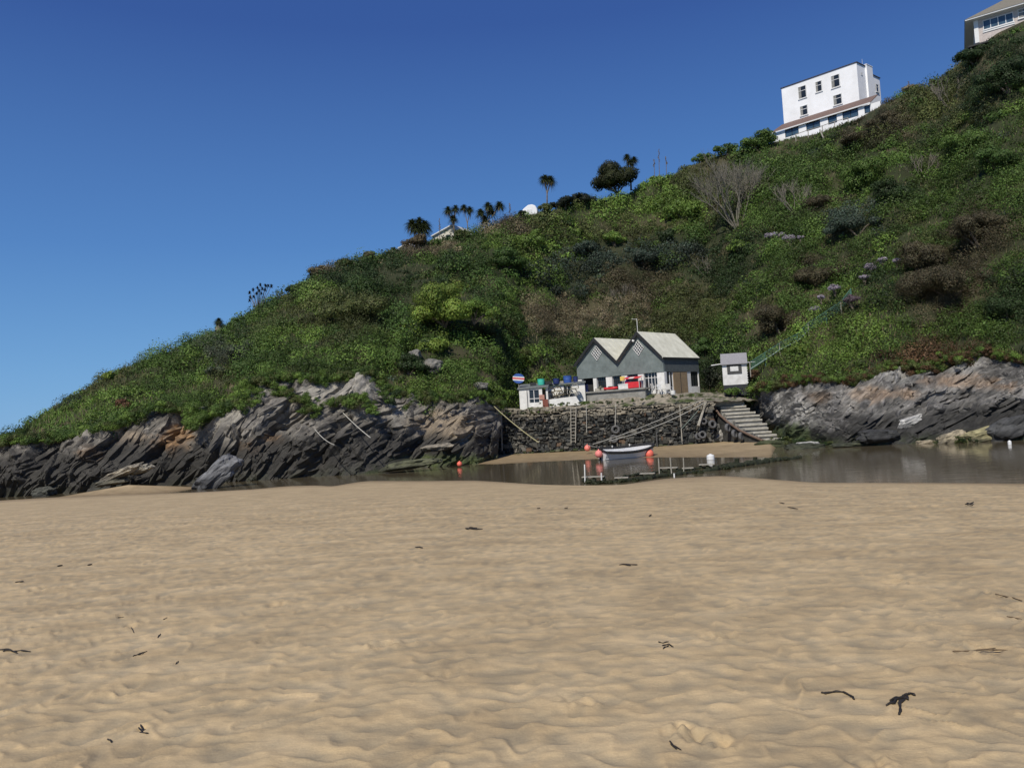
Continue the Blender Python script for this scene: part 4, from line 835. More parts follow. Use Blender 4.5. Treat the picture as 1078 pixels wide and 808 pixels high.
# ---- ticket hut
def hut():
    A=UV(761.6,405.5,76.2); B=UV(787.3,404,76.2); f0,W,_=basis(A,B,A+Vector((.28,1,0))); D=2.0; H=float(U(760.5,384,76.2)[2])-A.z
    root=thing('ticket_hut',A+Vector((0,0,-1.0)),'tiny white wooden hut with grey pitched roof at the top of the steps','hut')
    g=MB(); bx(g,f0,.02,W-.02,.02,D,-1.05,-.002); g.build('plinth',mat('dark plinth',(.035,.038,.042),.8,.2,4),root)
    g=MB(); bx(g,f0,0,W,0,D,0,H); g.build('wall',white,root)
    g=MB(); lo=[(-.12,-.22,H-.02),(W+.1,-.22,H-.02),(W+.1,D/2+.1,H+1.05),(-.12,D/2+.1,H+1.05)]; g.hexa(P4(f0,*lo),P4(f0,*[(x,y,z+.07) for x,y,z in lo]))
    lo=[(-.12,D/2+.103,H+1.05),(W+.1,D/2+.103,H+1.05),(W+.1,D+.2,H+.1),(-.12,D+.2,H+.1)]; g.hexa(P4(f0,*lo),P4(f0,*[(x,y,z+.07) for x,y,z in lo])); g.build('roof',mat('weathered roof boards',(.27,.265,.275),.85,.15,7,.3,25),root)
    for x in (.02,W-.06): g=MB(); g.hexa(P4(f0,(x,.05,H+.002),(x,D-.05,H+.002),(x,D/2+.1,H+1.0)),P4(f0,(x+.04,.05,H+.002),(x+.04,D-.05,H+.002),(x+.04,D/2+.1,H+1.0))); g.build('gable',white,root)
    # hatch: dark frame, white panel
    x0,x1,z0,z1=.46,1.86,H-.92,H-.03
    g=MB(); bx(g,f0,x0,x1,-.05,-.003,z0,z1); h=g.build('hatch_frame',mat('dark hatch frame',(.075,.075,.072),.8,.3,6),root); g=MB(); bx(g,f0,x0+.3,x1-.32,-.08,-.053,z0+.26,z1-.18); g.build('panel',whitep,h)
    for k in range(8): g=MB(); bx(g,f0,W+.003,W+.06,.05,.2,.1+k*.24,.22+k*.24); g.build('quoin',white,root)
    g=MB(); g.tube(P4(f0,(-1.05,.3,H+.02),(.0,.3,H+.12)),.055,6); g.build('white_beam',whitep,root); g=MB(); g.tube(P4(f0,(W,.5,H+.12),(W+.9,.8,H+.15)),.045,6); g.build('rail_stub',whitep,root)
    return f0
hut()
# ---- stone steps
def steps():
    rows=[(755.8,780.5,424.0),(758.4,785.7,427.6),(759.7,789.6,430.6),(763.6,795.5,434.3),(765,800,437.6),(774,802.6,441.9),(778,807.8,446.5),(784.4,809,450.6),(793,812.5,454.5),(798,818,457.6),(806,826,461.6)]
    top=UV(768,424,74); root=thing('stone_steps',top+Vector((0,0,-.3)),'flight of pale concrete steps descending from the hut to the water','steps')
    n=len(rows)
    for i,(a,b,y) in enumerate(rows):
        D0=74.2-i*.62; L0=UV(a,y,D0); R0=UV(b,y-.8,D0+.25); zt=(L0.z+R0.z)/2; L0.z=R0.z=zt; bk=Vector((.0,1.1,0)); 
        g=MB(); e=.16+.03*math.sin(i*3.1)
        g.hexa([L0+Vector((0,0,-e)),R0+Vector((0,0,-e)),R0+bk+Vector((0,0,-e)),L0+bk+Vector((0,0,-e))],[L0,R0,R0+bk,L0+bk]); g.build('tread',concrete,root,bevel=.025)
        g=MB(); o=Vector((0,.12,0)); g.hexa([L0+o+Vector((0,0,-1.6)),R0+o+Vector((0,0,-1.6)),R0+bk+Vector((0,0,-1.6)),L0+bk+Vector((0,0,-1.6))],[L0+o+Vector((0,0,-e-.003)),R0+o+Vector((0,0,-e-.003)),R0+bk+Vector((0,0,-e-.003)),L0+bk+Vector((0,0,-e-.003))]); g.build('riser',greyrend,root)
    pts=[UV(x,y,d) for x,y,d in ((751,424,74.0),(753,430,73.5),(758,437,72.6),(766,444,71.5),(778,452.5,70.1),(790,458,69.0),(803,463.5,68.0))]
    g=MB(); g.tube(pts,.10,8); g.build('edge_beam',rust,root)
    g=MB()
    for i in range(len(pts)-1):
        p,q=pts[i]+Vector((.05,.15,-.1)),pts[i+1]+Vector((.05,.15,-.1)); g.hexa([Vector((p.x,p.y,-2.6)),Vector((q.x,q.y,-2.6)),Vector((q.x,q.y+.5,-2.6)),Vector((p.x,p.y+.5,-2.6))],[p,q,q+Vector((0,.5,0)),p+Vector((0,.5,0))])
    g.build('side_wall',mat('dark stone footing',(.045,.045,.042),.95,.5,3,.9,8),root)
    g=MB(); q0=UV(748,422.3,73.8); q1=UV(783,420.6,74.6); g.hexa([q0+Vector((0,0,-.5)),q1+Vector((0,0,-.5)),q1+Vector((0,3,-.5)),q0+Vector((0,3,-.5))],[q0,q1,q1+Vector((0,3,0)),q0+Vector((0,3,0))]); g.build('landing',concrete,root,bevel=.03)
steps()
# ---- tyres, ladders, poles and ropes on the wall
def wallD(px): return 76.6-4.3*(px-521)/231-.22
def tyre(px,py,R,label,grp=None,D=None,axis=(0,-1,.1)):
    D=D or wallD(px)-.12; p=UV(px,py,D); g=MB(); g.torus(p,R*.72,R*.30,axis,22,9); o=g.build('tyre',tyre_m,origin=p,smooth=True); tag(o,label,'tyre',grp)
G1='tyres hung on the quay wall'; G2='tyres piled below the steps'
tyre(648,452,.42,'upper tyre of the two hanging on the wall behind the boat',G1); tyre(646.3,461.8,.40,'lower tyre of the two hanging on the wall behind the boat',G1)
for i,(x,y,r,ax,lb) in enumerate(((750,446.5,.40,(.3,-1,.2),'tyre highest up the wall below the driftwood post'),(741,443.5,.30,(-.2,-1,.1),'small tyre between the driftwood post and the highest tyre'),
    (739.5,457.5,.38,(0,-1,.3),'tyre low on the wall left of the leaning boulder'),(735,459.5,.34,(.4,-1,.3),'leftmost pale tyre low on the wall by the sand'),
    (766,450.5,.42,(1,-.8,.1),'upper tyre leaning under the rusty edge of the steps'),(773,457,.42,(1,-.7,.2),'middle tyre leaning under the rusty edge of the steps'),(780,459.5,.40,(1,-.6,.1),'lowest tyre leaning under the rusty edge of the steps'))):
    tyre(x,y,r,lb,G2,D=(wallD(x)-.25 if x<760 else 70.9-(x-766)*.11),axis=ax)
def ladder():
    a0=UV(600.8,428.5,wallD(601)-.25); a1=UV(601.2,466.5,wallD(601)-.35); b0=UV(606.4,428,wallD(606)-.25); b1=UV(605.8,466,wallD(606)-.35)
    root=thing('wall_ladder',a1,'pale wooden ladder fixed to the quay wall','ladder')
    for p,q in ((a0,a1),(b0,b1)): g=MB(); g.tube([p,q],.045,6); g.build('rail',timber,root)
    for k in range(11): t=(k+.5)/11; g=MB(); g.tube([a0.lerp(a1,t),b0.lerp(b1,t)],.032,5); g.build('rung',timber,root)
ladder()
def pole(name,pts,r,m,label,cat,grp=None,jit=0):
    g=MB(); g.tube(pts,r,7); o=g.build(name,m,origin=pts[0]); tag(o,label,cat,grp)
G3='poles fixed upright on the quay wall'
pole('mooring_pole',[UV(528.5,474,75.6),UV(527.8,437,75.9)],.055,timber,'taller of the two pale poles at the left end of the quay wall','pole',G3)
pole('mooring_pole',[UV(524,474,75.3),UV(524.3,447,75.6)],.05,timber,'shorter pale pole at the far left end of the quay wall','pole',G3)
pole('mooring_pole',[UV(718.3,467,wallD(718)-.15),UV(715.5,426,wallD(716)-.1)],.055,timber,'pale upright pole on the wall right of the boat','pole',G3)
pole('mooring_pole',[UV(692.3,480,wallD(692)-.6),UV(691.2,455,wallD(692)-.15)],.04,tyre_m,'thin dark pole standing just right of the orange fender','pole',G3)
pole('driftwood_post',[UV(735.2,448,wallD(735)-.7),UV(739,436,wallD(739)-.35),UV(743,423.5,wallD(743)-.1)],[.14,.12,.16],timber,'thick pale driftwood post leaning on the wall left of the steps','post')
def sag(a,b,s,n=12): return [a.lerp(b,i/n)+Vector((0,0,-s*4*(i/n)*(1-i/n))) for i in range(n+1)]
def rope(a,b,s,r,m,label,grp=None):
    pts=sag(a,b,s); g=MB(); g.tube(pts,r,6); o=g.build('rope',m,origin=pts[0]); tag(o,label,'rope',grp)
G4='mooring ropes at the quay'
rope(UV(738,421,wallD(738)-.1),UV(624,467.5,68.5),.25,.030,ropem,'upper long rope slanting from the steps down to the boat',G4)
rope(UV(741,424,wallD(741)-.2),UV(641,464,67.5),.35,.034,ropem,'lower long rope slanting from the steps down to the boat',G4)
rope(UV(738,428,wallD(738)-.3),UV(717.5,451,wallD(717)-.3),.05,.030,mat('green grey rope',(.20,.25,.22),.9,.2,9),'short green grey rope crossing the pale upright pole',G4)
rope(UV(519.5,427,74.2),UV(567,465.5,74.6),.15,.045,ropey,'yellowed rope slanting down across the left end of the quay wall',G4)
rope(UV(617.2,425,wallD(617)-.1),UV(617.6,455,wallD(617)-.25),0,.028,ropem,'rope hanging down the wall right of the ladder',G4)
rope(UV(648.2,425,wallD(648)-.1),UV(647.6,448.5,wallD(648)-.25),0,.028,ropem,'rope holding the two tyres behind the boat',G4)
rope(UV(358,431,66.3),UV(390,460.5,60.5),.1,.035,ropem,'pale taut rope slanting down the left cliff under the grass ledge',G4)
rope(UV(331,451,64),UV(352,468,60),.2,.030,ropem,'faint rope on the left cliff above the water',G4)
rope(UV(497,454,67.5),UV(524,465,74.8),.1,.030,ropem,'thin rope from the brown rocks to the left wall poles',G4)
# ---- boat
def buoy(px,py,r,m,label,D=None,z=None,grp=None,name='buoy'):
    c=UV(px,py,D); root=thing(name,c-Vector((0,0,r)),label,'buoy',grp)
    g=MB(); g.lathe(c,[(r*math.sin(a),-r*math.cos(a)) for a in [PI*k/14 for k in range(1,14)]]+[(r*.16,r*1.02),(r*.16,r*1.22),(r*.08,r*1.25)],20); g.build('float_ball',m,root,smooth=True)
    g=MB(); g.torus(c+Vector((0,0,r*1.22)),r*.14,r*.04,(0,1,0),10,5); g.build('eyelet',black,root)
def boat():
    s=ZV(633.5,484.0,WZ); D0=s.y; e=UV(687.5,481,D0+1.5); a=s.copy(); a.z=WZ; d=Vector((e.x-a.x,e.y-a.y,0)); L_=d.length; ex=d.normalized(); ey=Vector((-ex.y,ex.x,0)); H=.88
    print('boat L',L_,D0)
    root=thing('dinghy',a,'white dinghy with black gunwale moored on the water below the quay','boat')
    n=22; secs=[]
    def hw(t): return .88*(1-.08*(1-t)**2)*math.sqrt(max(.0004,1-max(0,(t-.45)/.55)**2.3))
    def sheer(t): return H*(.80+.30*(t-.42)**2*3.0*(1 if t>.42 else .75))
    def keel(t): return -.14+.55*max(0,(t-.72)/.28)**2.2
    m=12; V=[]; 
    for i in range(n):
        t=i/(n-1)
        for k in range(m+1):
            u=k/m*2-1; an=abs(u); x=hw(t)*math.copysign(min(1,(an)**.55),u) if u else 0; z=keel(t)+(sheer(t)-keel(t))*an**2.6
            V.append(a+ex*(t*L_)+ey*x+Vector((0,0,z)))
    g=MB(); g.v=[tuple(v) for v in V]
    for i in range(n-1):
        for k in range(m): g.f.append((i*(m+1)+k,(i+1)*(m+1)+k,(i+1)*(m+1)+k+1,i*(m+1)+k+1))
    g.f.append(tuple(range(m+1))); h=g.build('hull',hullm,root,smooth=False)
    md=h.modifiers.new('thickness','SOLIDIFY'); md.thickness=.03; md.offset=1
    # gunwale tube
    for sgn in (-1,1):
        g=MB(); g.tube([a+ex*(t*L_)+ey*(sgn*(hw(t)+.02))+Vector((0,0,sheer(t)-.02)) for t in [i/24 for i in range(25)]],[.105]*25,8); g.build('gunwale',black,root,smooth=True)
    g=MB(); g.tube([a+ex*(-.01)+ey*(-hw(0))+Vector((0,0,sheer(0)-.02)),a+ex*(-.01)+ey*(hw(0))+Vector((0,0,sheer(0)-.02))],.085,8); g.build('transom_rail',black,root)
    g=MB(); 
    f=Matrix(((ex.x,ey.x,0,a.x),(ex.y,ey.y,0,a.y),(0,0,1,a.z),(0,0,0,1)))
    g.hexa(P4(f,(.05,-.70,.18),(L_*.8,-.45,.2),(L_*.8,.45,.2),(.05,.70,.18)),P4(f,(.05,-.70,.2),(L_*.8,-.45,.22),(L_*.8,.45,.22),(.05,.70,.2))); g.build('floor',inner,root)
    for t in (.2,.45,.68):
        g=MB(); w_=hw(t)*.70; bx(g,f,t*L_-.13,t*L_+.13,-w_,w_,.44,.48); g.build('thwart',inner,root)
    g=MB(); g.tube(P4(f,(-.06,0,1.0),(-.1,0,.55),(-.15,0,.0)),[.14,.11,.07],8); g.tube(P4(f,(-.1,0,.95),(.35,.05,1.0)),.025,5); g.build('outboard_motor',black,root)
    g=MB(); 
    for t in (.28,.62): g.lathe(f@Vector((t*L_,hw(t)*.9,sheer(t)+.05)),[(.05,0),(.05,.12),(.02,.14)],8)
    g.build('rowlock',whitep,root)
    root.rotation_mode='QUATERNION'; from mathutils import Quaternion; root.rotation_quaternion=Quaternion(ex,R_(11))
    buoy(630.3,477.6,.30,pinkm,'faded pink round fender at the left end of the dinghy',D=D0-.3,grp='round fenders on the dinghy',name='fender')
    buoy(683.5,477.3,.345,coralo,'large orange red fender at the right bow of the dinghy',D=D0+.6,grp='round fenders on the dinghy',name='fender')
    buoy(618.4,471.4,.28,coral,'coral pink buoy hanging left of the dinghy against the wall foot',D=70.5)
    rope(UV(618.4,468,70.5),UV(631,470.5,D0),.05,.02,ropem,'thin line between the coral buoy and the dinghy')
boat()
p=ZV(483.8,491.2,WZ); buoy(483.8,488.2,.215,coralo,'small orange red mooring buoy on the water by the left rocks',D=p.y)
def wfloat(px,py,w_,h,label,D):
    c=UV(px,py,D); g=MB(); g.lathe(c,[(w_*.5,-h/2),(w_*.62,-h*.35),(w_*.62,h*.30),(w_*.52,h*.42),(w_*.3,h/2),(w_*.12,h*.62)],16); o=g.build('white_float',inner,origin=c); tag(o,label,'float','white floats on the water')
p=ZV(748,483.6,WZ); wfloat(748,481.3,.43,.40,'white drum float on the water before the sand below the steps',p.y)
p=ZV(1062.8,467.6,WZ); wfloat(1062.8,466,.18,.28,'tiny white float by the rocks at the far right',p.y)
# ---- low jetty of weed covered timbers
def jetty():
    root=thing('sunken_jetty',ZV(615,506),'low collapsed jetty of weed covered timbers with pale planks and posts at the water edge','jetty')
    def lumpy(name,path,r,m,seed,sq=.6,n=10):
        # path of (px,py); lumpy beam lying at water level
        P=[ZV(x,y,WZ) for x,y in path]; pts=[];rs=[]; rg=random.Random(seed)
        for i in range(len(P)-1):
            k=max(2,int((P[i+1]-P[i]).length/.22))
            for j in range(k): pts.append(P[i].lerp(P[i+1],j/k)+Vector((rg.uniform(-.05,.05),rg.uniform(-.12,.12),rg.uniform(-.04,.10)))); rs.append(r*rg.uniform(.6,1.5))
        g=MB(); g.tube(pts,rs,n); return g.build(name,m,root)
    lumpy('weedy_beam',[(615,507),(628,508.5),(642,508),(655,507.5),(672,505.5),(690,503),(710,500.5),(730,497.5),(752,495),(775,491.5),(800,488),(820,485),(846,482)],.13,weed,1)
    lumpy('weedy_beam',[(760,492.5),(790,489),(825,484),(840,482.3)],.17,weed,2)
    lumpy('weedy_beam',[(652,503),(672,500.2),(694,497.5),(720,495.2),(752,491.5),(775,488)],.07,weed,3)
    for i,(a,b,y,h) in enumerate(((612.5,636,507.5,.25),(647,661.5,506.5,.15),(673.5,689.5,502.5,.18),(693.5,713.5,499,.32),(718.5,730.5,497,.20),(736,752.5,493.5,.22))):
        p=ZV(a,y,WZ); q=ZV(b,y-.6,WZ); p.z=q.z=WZ+h; g=MB(); d=(q-p).normalized(); n_=Vector((-d.y,d.x,0))
        g.hexa([p,q,q+n_*.32,p+n_*.32],[p+Vector((0,0,.05)),q+Vector((0,0,.05)),q+n_*.32+Vector((0,0,.05)),p+n_*.32+Vector((0,0,.05))]); g.build('plank',timber,root)
        for t in (.06,.5,.94):
            c=p.lerp(q,t)+n_*.16; g=MB(); g.tube([c+Vector((0,0,-h-.5)),c+Vector((.03,0,-h*.5)),c],[.15,.11,.06],7); g.build('weedy_leg',weed,root)
    for i,(x,y0,y1,r,m) in enumerate(((615.6,508,488.6,.035,whitep),(633.2,508,497.5,.04,whitep),(694.2,500,482,.035,timber),(707.3,500,481.5,.035,timber),(709.8,502.2,498,.04,whitep),(719.6,498,482.5,.03,timber),(775.6,490,482.5,.15,weed),(795,487,480.8,.14,weed),(788,489,485,.08,weed),(760,493,488.5,.06,weed))):
        p=ZV(x,y0,WZ); q=UV(x-(1.0 if i in (2,3) else .2)-(.9 if i==3 else 0),y1,p.y); g=MB(); g.tube([p+Vector((0,0,-.4)),q],r,7); g.build('post',m,root)
    fo=[];rg=np.random.default_rng(3)
    cs=np.array([list(ZV(x,y,WZ+.02)) for x,y in [(620,508),(627,509),(634,508),(641,508),(655,507),(668,506),(700,501),(735,497.5),(765,493.5),(778,490.5),(796,487.5),(812,485.5),(826,484)]])
    V,Fq,C=foliage(cs,np.full(len(cs),.32),np.tile([0,0,1.],(len(cs),1)),np.full(len(cs),260),np.tile([.030,.036,.013],(len(cs),1)),np.full(len(cs),.10),4,flat=.5)
    V=V-np.array(root.location)[None]; tag(np_mesh('seaweed',V,Fq,M_leaf,C,root),kind='stuff')
jetty()
# ------------------------------------------------------------------ hotel and house on the skyline
hotelw.node_tree.nodes['Principled BSDF'].inputs['Specular IOR Level'].default_value=.2
def facewin(fr, root, x0,x1,z0,z1, bars=(1,1), glass=None, fm=None, y=0, sill=True):
    g=MB(); bx(g,fr,x0,x1,y-.03,y-.003,z0,z1); w_=g.build('window',glass or dglass,root); g=MB(); t=.07
    for a,b,c,d in ((x0,x0+t,z0,z1),(x1-t,x1,z0,z1),(x0+t,x1-t,z0,z0+t),(x0+t,x1-t,z1-t,z1)): bx(g,fr,a,b,y-.07,y-.033,c,d)
    nx,nz=bars
    for k in range(1,nx+1): xx=x0+(x1-x0)*k/(nx+1); bx(g,fr,xx-t/2,xx+t/2,y-.066,y-.034,z0+t,z1-t)
    for k in range(1,nz+1): zz=z0+(z1-z0)*(.62 if nz==1 else k/(nz+1)); bx(g,fr,x0+t,x1-t,y-.068,y-.036,zz-t/2,zz+t/2)
    g.build('frame',fm or frame_w,w_)
    if sill and (x1-x0)<1.6: g=MB(); bx(g,fr,x0+t,x0+(x1-x0)*.36,y-.032,y-.0305,z0+t,z1-t); g.build('curtain',greyrend,w_)
    if sill: g=MB(); bx(g,fr,x0-.08,x1+.08,y-.13,y-.003,z0-.1,z0-.004); g.build('sill',frame_w,w_)
def hotel():
    FL=UV(824,112,122.0); FR=UV(903.2,86,114.0); SRp=UV(927,95,118.5)
    zt=(float(U(822.3,93.3,122)[2])+float(U(902.2,66,114)[2]))/2; zb=(float(U(825.5,131.5,122)[2])+float(U(904.3,106.3,114)[2]))/2
    O=Vector((FL.x,FL.y,zb)); fr,W,D=basis(O,FR,FL+(SRp-FR)); H=zt-zb; print('hotel',W,D,H, U(822.3,93.3,122)[2],U(902.2,66,114)[2])
    root=thing('white_hotel',O+Vector((0,0,-3)),'big plain white hotel block standing on the skyline of the hill','hotel')
    g=MB(); bx(g,fr,0,W,0,D*.42,-3.2,H); g.build('main_block',hotelw,root)
    g=MB(); bx(g,fr,1.5,W-.02,D*.42+.003,D,-3.2,H-.75); g.build('rear_block',hotelw,root)
    g=MB(); bx(g,fr,W-1.0,W+.25,D*.36,D*.62,-3.2,H+.25); bx(g,fr,W-1.05,W+.30,D*.355,D*.625,H+.253,H+.34); g.build('chimney_stack',hotelw,root)
    g=MB(); bx(g,fr,-.12,W+.12,-.12,D*.42+.1,H+.003,H+.10); bx(g,fr,1.4,W+.1,D*.63,D+.1,H-.747,H-.66); g.build('roof_edge',mat('dark roof edge',(.06,.05,.055),.7,.2),root)
    def fx(px,py):
        d=ray(px,py); o=fr@Vector((0,0,0)); ex=Vector((fr[0][0],fr[1][0])); k=(o.x*d[1]-o.y*d[0])/(d[0]*ex.y-d[1]*ex.x); p=fr@Vector((k,0,0)); t=p.y/d[1]; return k, EYE+d[2]*t-zb
    for (a,b,c,d,bars) in ((840.6,91.6,848.8,105.0,(1,1)),(858.8,86.2,865.2,98.5,(1,1)),(875.2,80.0,884,93.5,(1,1)),(877.6,100.5,886.2,111.8,(0,1)),(842.6,112,850.2,123,(0,1))):
        x0,z1=fx(a,b); x1,z0=fx(c,d); facewin(fr,root,x0-.10,x1+.12,z0+.38,z1-.05,(0,1))
    # side windows
    sf=Matrix(((fr[0][1],-fr[0][0],0,(fr@Vector((W,0,0))).x),(fr[1][1],-fr[1][0],0,(fr@Vector((W,0,0))).y),(0,0,1,O.z),(0,0,0,1)))
    facewin(sf,root,D*.78,D*.90,H-3.1,H-1.9,(0,1)); facewin(sf,root,D*.16,D*.21,H-1.6,H-1.2,(0,0),sill=False)
    # lean-to with tiled roof and big windows
    g=MB(); dp=2.3; z1=.02; z0=-1.62
    g.hexa(P4(fr,(-.9,-dp-.3,z0-.05),(W+2.6,-dp-.3,z0-.05),(W+2.6,.0-.003,z1),(-.3,-.003,z1)),P4(fr,(-.9,-dp-.3,z0+.06),(W+2.6,-dp-.3,z0+.06),(W+2.6,-.003,z1+.12),(-.3,-.003,z1+.12))); g.build('lean_to_roof',tile,root)
    g=MB(); bx(g,fr,-.95,W+2.6,-dp-.36,-dp-.303,z0-.12,z0+.05); g.build('gutter',frame_w,root)
    zf=-4.4; wins=[(825.2,839.8),(848,863),(871.5,881),(887.2,904),(910.7,928)]
    def lx(px):
        d=ray(px,125); o=fr@Vector((0,-dp,0)); ex=Vector((fr[0][0],fr[1][0])); return (o.x*d[1]-o.y*d[0])/(d[0]*ex.y-d[1]*ex.x)
    xs=[-.6]; 
    g=MB(); prev=-.6
    for a,b in wins:
        x0,x1=lx(a),lx(b); bx(g,fr,prev,x0,-dp,-dp+.2,zf,z0-.1); bx(g,fr,x0,x1,-dp,-dp+.2,zf,z0-1.25); prev=x1
    bx(g,fr,prev,W+2.4,-dp,-dp+.2,zf,z0-.1); bx(g,fr,-.6,-.4,-dp+.203,-.003,zf,z0-.1); g.build('lean_to_wall',hotelw,root)
    lf=Matrix(((fr[0][0],fr[0][1],0,(fr@Vector((0,-dp,0))).x),(fr[1][0],fr[1][1],0,(fr@Vector((0,-dp,0))).y),(0,0,1,O.z),(0,0,0,1)))
    for i,(a,b) in enumerate(wins):
        facewin(lf,root,lx(a)+.003,lx(b)-.003,z0-1.24,z0-.11,(1 if i!=2 else 0,0),bglass,bargew,y=.12,sill=False)
    # timber railing and leaning prop in front
    rr=thing('timber_railing',UV(845,141,113),'weathered timber railing on the slope in front of the hotel','railing')
    ps=[(838,146,143),(851,142,138.5),(866,138,134),(879,133.5,129.5),(893,129,125.5)]
    q=[]
    for x,yb,yt in ps:
        a=UV(x,yb+3,112.6); b=UV(x-.4,yt-1.5,112.6); g=MB(); g.tube([a,b],.06,6); g.build('post',timber,rr); q.append(b)
    for k in range(len(q)-1): g=MB(); g.tube([q[k],q[k+1]],.05,6); g.build('rail',timber,rr); 
    pole('timber_prop',[UV(869.5,151.5,110.8),UV(863,136.5,111.6)],.10,timber,'pale timber prop leaning below the hotel railing','timber prop')
    m=MB(); a=fr@Vector((W-.6,D*.45,H+.3)); m.tube([a,a+Vector((0,0,1.2))],.02,5); m.build('roof_aerial',whitep,root)
hotel()
def top_house():
    FL=UV(1026.2,34,100.0); FR=UV(1130,5,94.0); z1=float(U(1025.8,22.5,100)[2]); zb=float(U(1028,42.5,100)[2]); O=Vector((FL.x,FL.y,zb)); fr,W,D=basis(O,FR,FL+Vector((4.5,8,0))); H=z1-zb; print('house',W,D,H)
    root=thing('brick_house',O+Vector((0,0,-1)),'pinkish brick house with white windows and wide eaves at the top right corner','house')
    g=MB(); bx(g,fr,.0,W,0,D,-1.5,H); g.build('wall',brick,root)
    g=MB(); bx(g,fr,-.06,.42,-.10,-.003,-.4,H-.003); g.build('white_pilaster',frame_w,root)
    ov=1.0; g=MB(); e=H-.05; rd=3.7
    g.hexa(P4(fr,(-ov,-ov,e),(W+ov,-ov,e),(W+ov,D+ov,e),(-ov,D+ov,e)),P4(fr,(-ov,-ov,e+.14),(W+ov,-ov,e+.14),(W+ov,D+ov,e+.14),(-ov,D+ov,e+.14))); g.build('soffit',frame_w,root)
    g=MB(); g.hexa(P4(fr,(-ov-.05,-ov-.05,e+.143),(W+ov,-ov-.05,e+.143),(W+ov,D+ov,e+.143),(-ov-.05,D+ov,e+.143)),P4(fr,(4.6,D/2-.1,e+rd),(W-3,D/2-.1,e+rd),(W-3,D/2+.1,e+rd),(4.6,D/2+.1,e+rd))); g.build('roof',hroof,root)
    def fx(px,py):
        d=ray(px,py); o=fr@Vector((0,0,0)); ex=Vector((fr[0][0],fr[1][0])); k=(o.x*d[1]-o.y*d[0])/(d[0]*ex.y-d[1]*ex.x); p=fr@Vector((k,0,0)); t=p.y/d[1]; return k, EYE+d[2]*t-zb
    x0,_=fx(1034.6,25); x1,_=fx(1066.5,15); _,za=fx(1035,31.5); _,zb_=fx(1036,19.5)
    facewin(fr,root,x0,x1,za-.1,H-.3,(3,0),bglass,frame_w,y=-.02); g=MB(); bx(g,fr,x0-.1,x1+.1,-.09,-.003,za-.42,za-.22); g.build('white_band',frame_w,root)
    x0,_=fx(1071.5,15); facewin(fr,root,x0,x0+1.6,za+.05,H-.2,(1,1),bglass,frame_w,y=-.02)
    g=MB(); bx(g,fr,-.9,W,-1.3,-.003,-1.15,-.95); g.build('dark_ledge',bargew,root); 
    g=MB(); 
    for k in range(6): g.tube(P4(fr,(-.6+k*2,-1.1,-1.2),(-.6+k*2,-.9,-2.6)),.08,6)
    g.build('ledge_support',timber,root)
top_house()
def cottage(name,pts,label,cat,D,wallm,roofmt,depth=5,fl=.9):
    """pts: photo outline of gable: left eave, apex, right eave"""
    (xl,yl),(xa,ya),(xr,yr)=pts; L0,A0,R0=UV(xl,yl,D),UV(xa,ya,D),UV(xr,yr,D); root=thing(name,Vector((A0.x,A0.y,L0.z-2)),label,cat)
    d=Vector((.5,.86,0)).normalized()*depth
    g=MB(); b=[Vector((L0.x+.2,L0.y,L0.z-3)),Vector((R0.x-.2,R0.y,L0.z-3)),R0+Vector((-.2,0,-.05)),A0+Vector((0,0,-.1)),L0+Vector((.2,0,-.05))]; g.hexa(b,[p+d for p in b]); g.build('wall',wallm,root)
    for p,q in ((L0,A0),(A0,R0)):
        g=MB(); o=Vector((0,-.3,0)); t=Vector((0,0,.14)); g.hexa([p+o,q+o,q+o+d*1.05,p+o+d*1.05],[p+o+t,q+o+t,q+o+d*1.05+t,p+o+d*1.05+t]); g.build('roof',roofmt,root)
    g=MB(); c=(L0+A0+R0)/3+Vector((0,-.04,-.5)); f=Matrix.Translation(c); bx(g,f,-.3,.3,-.0,.03,-.4,.3); g.build('window',dglass,root)
cottage('white_cottage',[(454,249.5),(475.5,237.5),(486,250)],'small cottage with white edged roof half hidden behind skyline plants','cottage',113,cream,frame_w)
cottage('white_cottage',[(419,262),(429,257.0),(438,262)],'tiny white roof corner peeping over the skyline left of the others','cottage',110,cream,frame_w,3)
def tarp():
    c=UV(557,224,114.5); g=MB(); b=[]; n=14
    prof=[(-1.35,-.3),(-1.25,.15),(-.75,.72),(-.1,1.18),(.45,1.25),(.95,1.05),(1.2,.5),(1.25,-.3)]
    f=Matrix.Translation(c); root=thing('white_dome_shelter',c,'white rounded shelter roof poking over the skyline left of a slim palm','shelter')
    pr=[(x,z) for x,z in prof]; g.hexa([f@Vector((x,0,z)) for x,z in pr],[f@Vector((x*.9+.6,2.8,z*.92-.1)) for x,z in pr]); g.build('cover',hotelw,root,bevel=.12)
    g=MB(); bx(g,f,-.3,.4,-.05,-.003,-.3,.5); g.build('opening',frame_w,root)
tarp()
# ------------------------------------------------------------------ trees and shrubs as things
def strap_crown(heads, L_, n, seed, w0=.05, droop=1.0, down=.35):
    """sword leaves bursting from each head; returns V,F"""
    rg=np.random.default_rng(seed); V=[];Fc=[];b=0
    for h in heads:
        for k in range(n):
            az=rg.random()*2*PI; el=rg.uniform(-down*1.6,1.45); l=L_*rg.uniform(.75,1.1); d=np.array([math.cos(az)*math.cos(el),math.sin(az)*math.cos(el),math.sin(el)]); side=np.cross(d,[0,0,1.]); side/=np.linalg.norm(side)+1e-6
            p=np.array(h); segs=4; pts=[]
            for s in range(segs+1):
                t=s/segs; q=p+d*l*t+np.array([0,0,-droop*l*.55*t*t]); w_=w0*(1-.85*t)*(1 if s else .6); pts+= [q-side*w_,q+side*w_]
            V+=pts
            for s in range(segs): i=b+2*s; Fc.append((i,i+1,i+3,i+2))
            b+=len(pts)
    return np.array(V),np.array(Fc)
